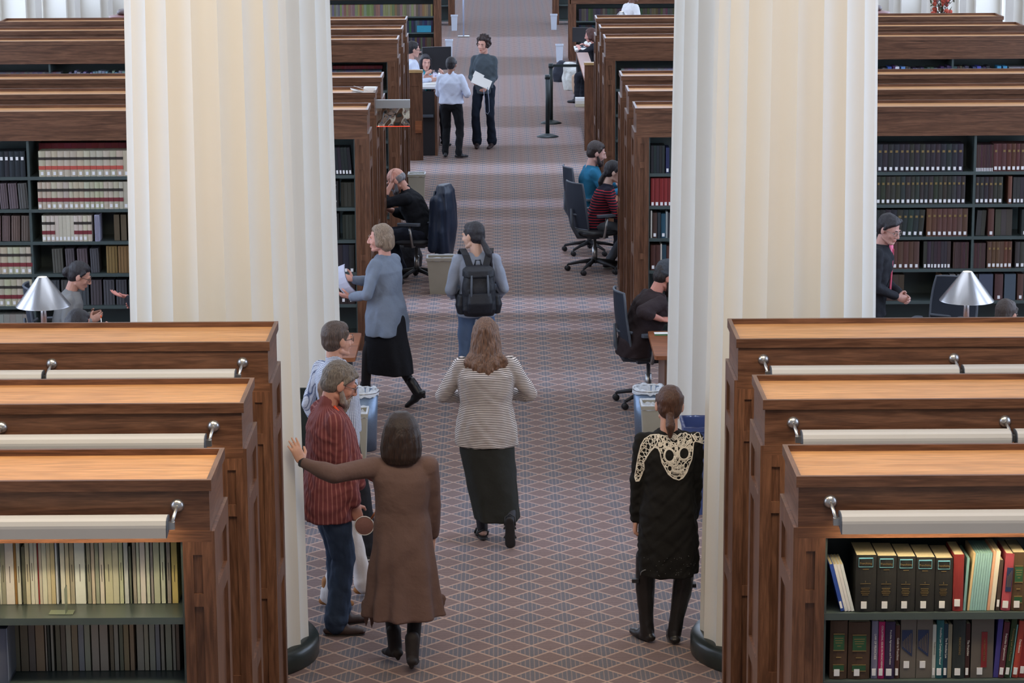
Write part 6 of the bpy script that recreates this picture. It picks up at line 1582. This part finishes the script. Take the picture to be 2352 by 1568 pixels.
p = at(233, 733, 20.85); e2 = empty('pencil', p); tag(e2, 'white and orange pencil upright in the dark haired girl\'s hand', 'pencil')
MB().tube([(0, 0, -.06), (-.004, 0, .035)], .0045, 8).build('shaft', PAPER, e2); MB().tube([(-.002, 0, .01), (-.003, 0, .035)], .0055, 8).build('orange_band', plain('pencil_orange', (226, 96, 40), .4, .05, 20), e2)
person('reader behind the near left column whose hand reaches out to the left', (-3.02, 23.3, 0), 95, h=1.68, tone=(222, 150, 138), sit=.53, lean=6, lh=(-.02, .38, .93), lpole=(-.5, -.2, -1), lhand=dict(d=(.1, 1, .25), n=(0, 0, 1), curl=.3), rh=(.2, .3, .8), lf=a, rf=b_, hair=dict(style='short', **BRNH), seed=28, face=False,
    top=dict(mat=cloth('dark_top', (50, 50, 58))), bottom=dict(kind='trousers', mat=cloth('dark_trousers', (40, 42, 50))), shoes=dict(style='shoe', mat=BLACK), fine=False)

# far group at the reference desks
e, J = person('curly haired smiling woman in a dark grey sweater holding papers in the far aisle', (-.27, 40.5, 0), 168, h=1.74, tone=(222, 168, 150), build=.92, shw=.9, rh=(.12, .22, 1.06), lh=(-.10, .24, .98), rpole=(.4, -.8, -.6), lpole=(-.4, -.8, -.6), rhand=dict(curl=.7), lhand=dict(curl=.7), lf=dict(p=(-.12, .0, .105), yaw=-8, pitch=8), rf=dict(p=(.11, .03, .105), yaw=8, pitch=8), head=(-14, 8, 4),
    hair=dict(style='curly', name='hair_dark_curls', dark=(30, 22, 24), light=(72, 52, 48)), seed=30,
    top=dict(mat=cloth('slate_grey_sweater', (82, 92, 100)), name='sweater', hem=-.10, loose=1.04), bottom=dict(kind='trousers', name='jeans', mat=cloth('navy_denim', (30, 38, 52)), ankle=.068, loose=1.04), shoes=dict(style='heel', mat=plain('dark_brown_shoe', (50, 36, 36), .5, .1, 20)), fine=False)
w_ = Matrix.Translation(e.location) @ Matrix.Rotation(math.radians(168), 4, 'Z')
p = at(1106, 188, 40.15); sheets(0, 'brochure', 'white leaflet held by the curly haired woman', loc=p, rotv=(math.radians(58), math.radians(24), 0), w_=.30, h=.16, t=.008)
p = at(1099, 174, 40.22); sheets(0, 'paper_sheet', 'small pale card above the leaflet of the curly haired woman', loc=p, rotv=(math.radians(60), math.radians(28), 0), w_=.16, h=.10)
p0, p1 = at(1111, 205, 40.1), at(1120, 200, 40.1); p2 = at(1120, 262, 40.12)
m = MB(); m.tube([p0, at(1113, 235, 40.1), at(1115, 258, 40.1), p2, at(1124, 256, 40.1), at(1123, 230, 40.1), p1], .0055, 6)
tag(m.build('cord', plain('pale_cord', (150, 158, 178), .6, .05, 20), None), 'pale cord loop dangling from the hand of the curly haired woman', 'cord')
person('man in white shirt and dark trousers, back turned, standing in the far aisle', (-.76, 39.35, 0), -14, h=1.52, tone=(150, 108, 92), build=1.16, lh=(-.16, .26, .92), rh=(.20, .16, .94), rpole=(.5, -1, -.3), lpole=(-.4, -1, -.3), lf=dict(p=(-.10, .0, .085), yaw=10), rf=dict(p=(.12, -.04, .085), yaw=-50), head=(-4, 4, 0), hair=dict(style='short', name='hair_black3', dark=(24, 22, 26), light=(48, 44, 48)), seed=31,
    top=dict(mat=cloth('white_blue_shirt', (214, 222, 242), scale=9), hem=.0, loose=1.1, sr=1.15, collar=True, wr=.006), bottom=dict(kind='trousers', mat=cloth('black_trousers2', (28, 30, 34)), loose=1.06), shoes=dict(style='shoe', mat=BLACK), fine=False)
e, J = person('woman with long black hair and a turquoise scarf at the left reference desk', (-1.22, 41.15, 0), -150, h=1.64, tone=(212, 160, 142), sit=.66, lean=6, lh=(-.16, .34, 1.09), rh=(.18, .36, 1.09), lpole=(-.6, -.3, -1), rpole=(.6, -.3, -1), lf=a, rf=b_, head=(-16, 8, 0), hair=dict(style='bob', len=.17, **BLKH), seed=32,
    top=dict(mat=cloth('lilac_blouse', (200, 194, 210))), bottom=dict(kind='trousers', mat=cloth('dark_trousers', (40, 42, 50))), shoes=dict(style='shoe', mat=BLACK), fine=False)
b = Blob(); up = J['up']; b.cap(up(-.05, .06, .49), up(-.03, .12, .22), .022, .03, .6); b.cap(up(.05, .06, .49), up(.03, .12, .22), .022, .03, .6); b.cap(up(-.05, .0, .51), up(.05, .0, .51), .03, .03); mesh_obj('turquoise_scarf', [(*b.fuse(.01, 1), 0)], cloth('turquoise_scarf', (64, 156, 170)), e)
person('man in a white shirt and glasses half hidden by the left reference desk panel', (-1.44, 40.45, 0), -72, h=1.66, tone=(214, 166, 150), build=1.08, lean=6, lh=(-.2, .3, 1.08), rh=(.2, .3, 1.08), head=(0, 8, 0), glasses=(40, 38, 40), hair=dict(style='short', name='hair_black3', dark=(24, 22, 26), light=(48, 44, 48)), seed=33,
    top=dict(mat=cloth('white_blue_shirt', (214, 222, 242)), loose=1.08), bottom=dict(kind='trousers', mat=cloth('dark_trousers', (40, 42, 50))), shoes=dict(style='shoe', mat=BLACK), fine=False)
tag(MB().box(-.10, .10, -.07, .07, 0, .012).build('paper_stack', PAPER, None, (-1.08, 40.0, 1.052), (0, 0, .3)), 'white papers on the left reference desk counter', 'papers')
person('person in black seated at the small desk at the top right', (1.78, 46.5, 0), 70, h=1.66, tone=(206, 150, 138), sit=.60, lean=18, lh=(-.2, .36, 1.0), rh=(.2, .36, 1.0), lf=a, rf=b_, head=(0, 14, 0), hair=dict(style='bob', name='hair_reddish', dark=(58, 30, 26), light=(96, 56, 46), len=.05), seed=34,
    top=dict(mat=cloth('black_top', (30, 30, 38)), sleeve='elbow'), bottom=dict(kind='trousers', mat=cloth('dark_trousers', (40, 42, 50))), shoes=dict(style='shoe', mat=BLACK), fine=False)
person('person in a white shirt cut by the top edge right of the aisle', (2.40, 50.2, 0), -60, h=1.78, tone=(110, 74, 62), lean=14, lh=(-.2, .3, 1.0), rh=(.3, .3, 1.0), head=(0, 10, 0), hair=dict(style='short', name='hair_black3', dark=(24, 22, 26), light=(48, 44, 48)), seed=35,
    top=dict(mat=cloth('white_cotton', (226, 226, 230)), loose=1.12, sr=1.2), bottom=dict(kind='trousers', mat=cloth('dark_trousers', (40, 42, 50))), shoes=dict(style='shoe', mat=BLACK), fine=False)
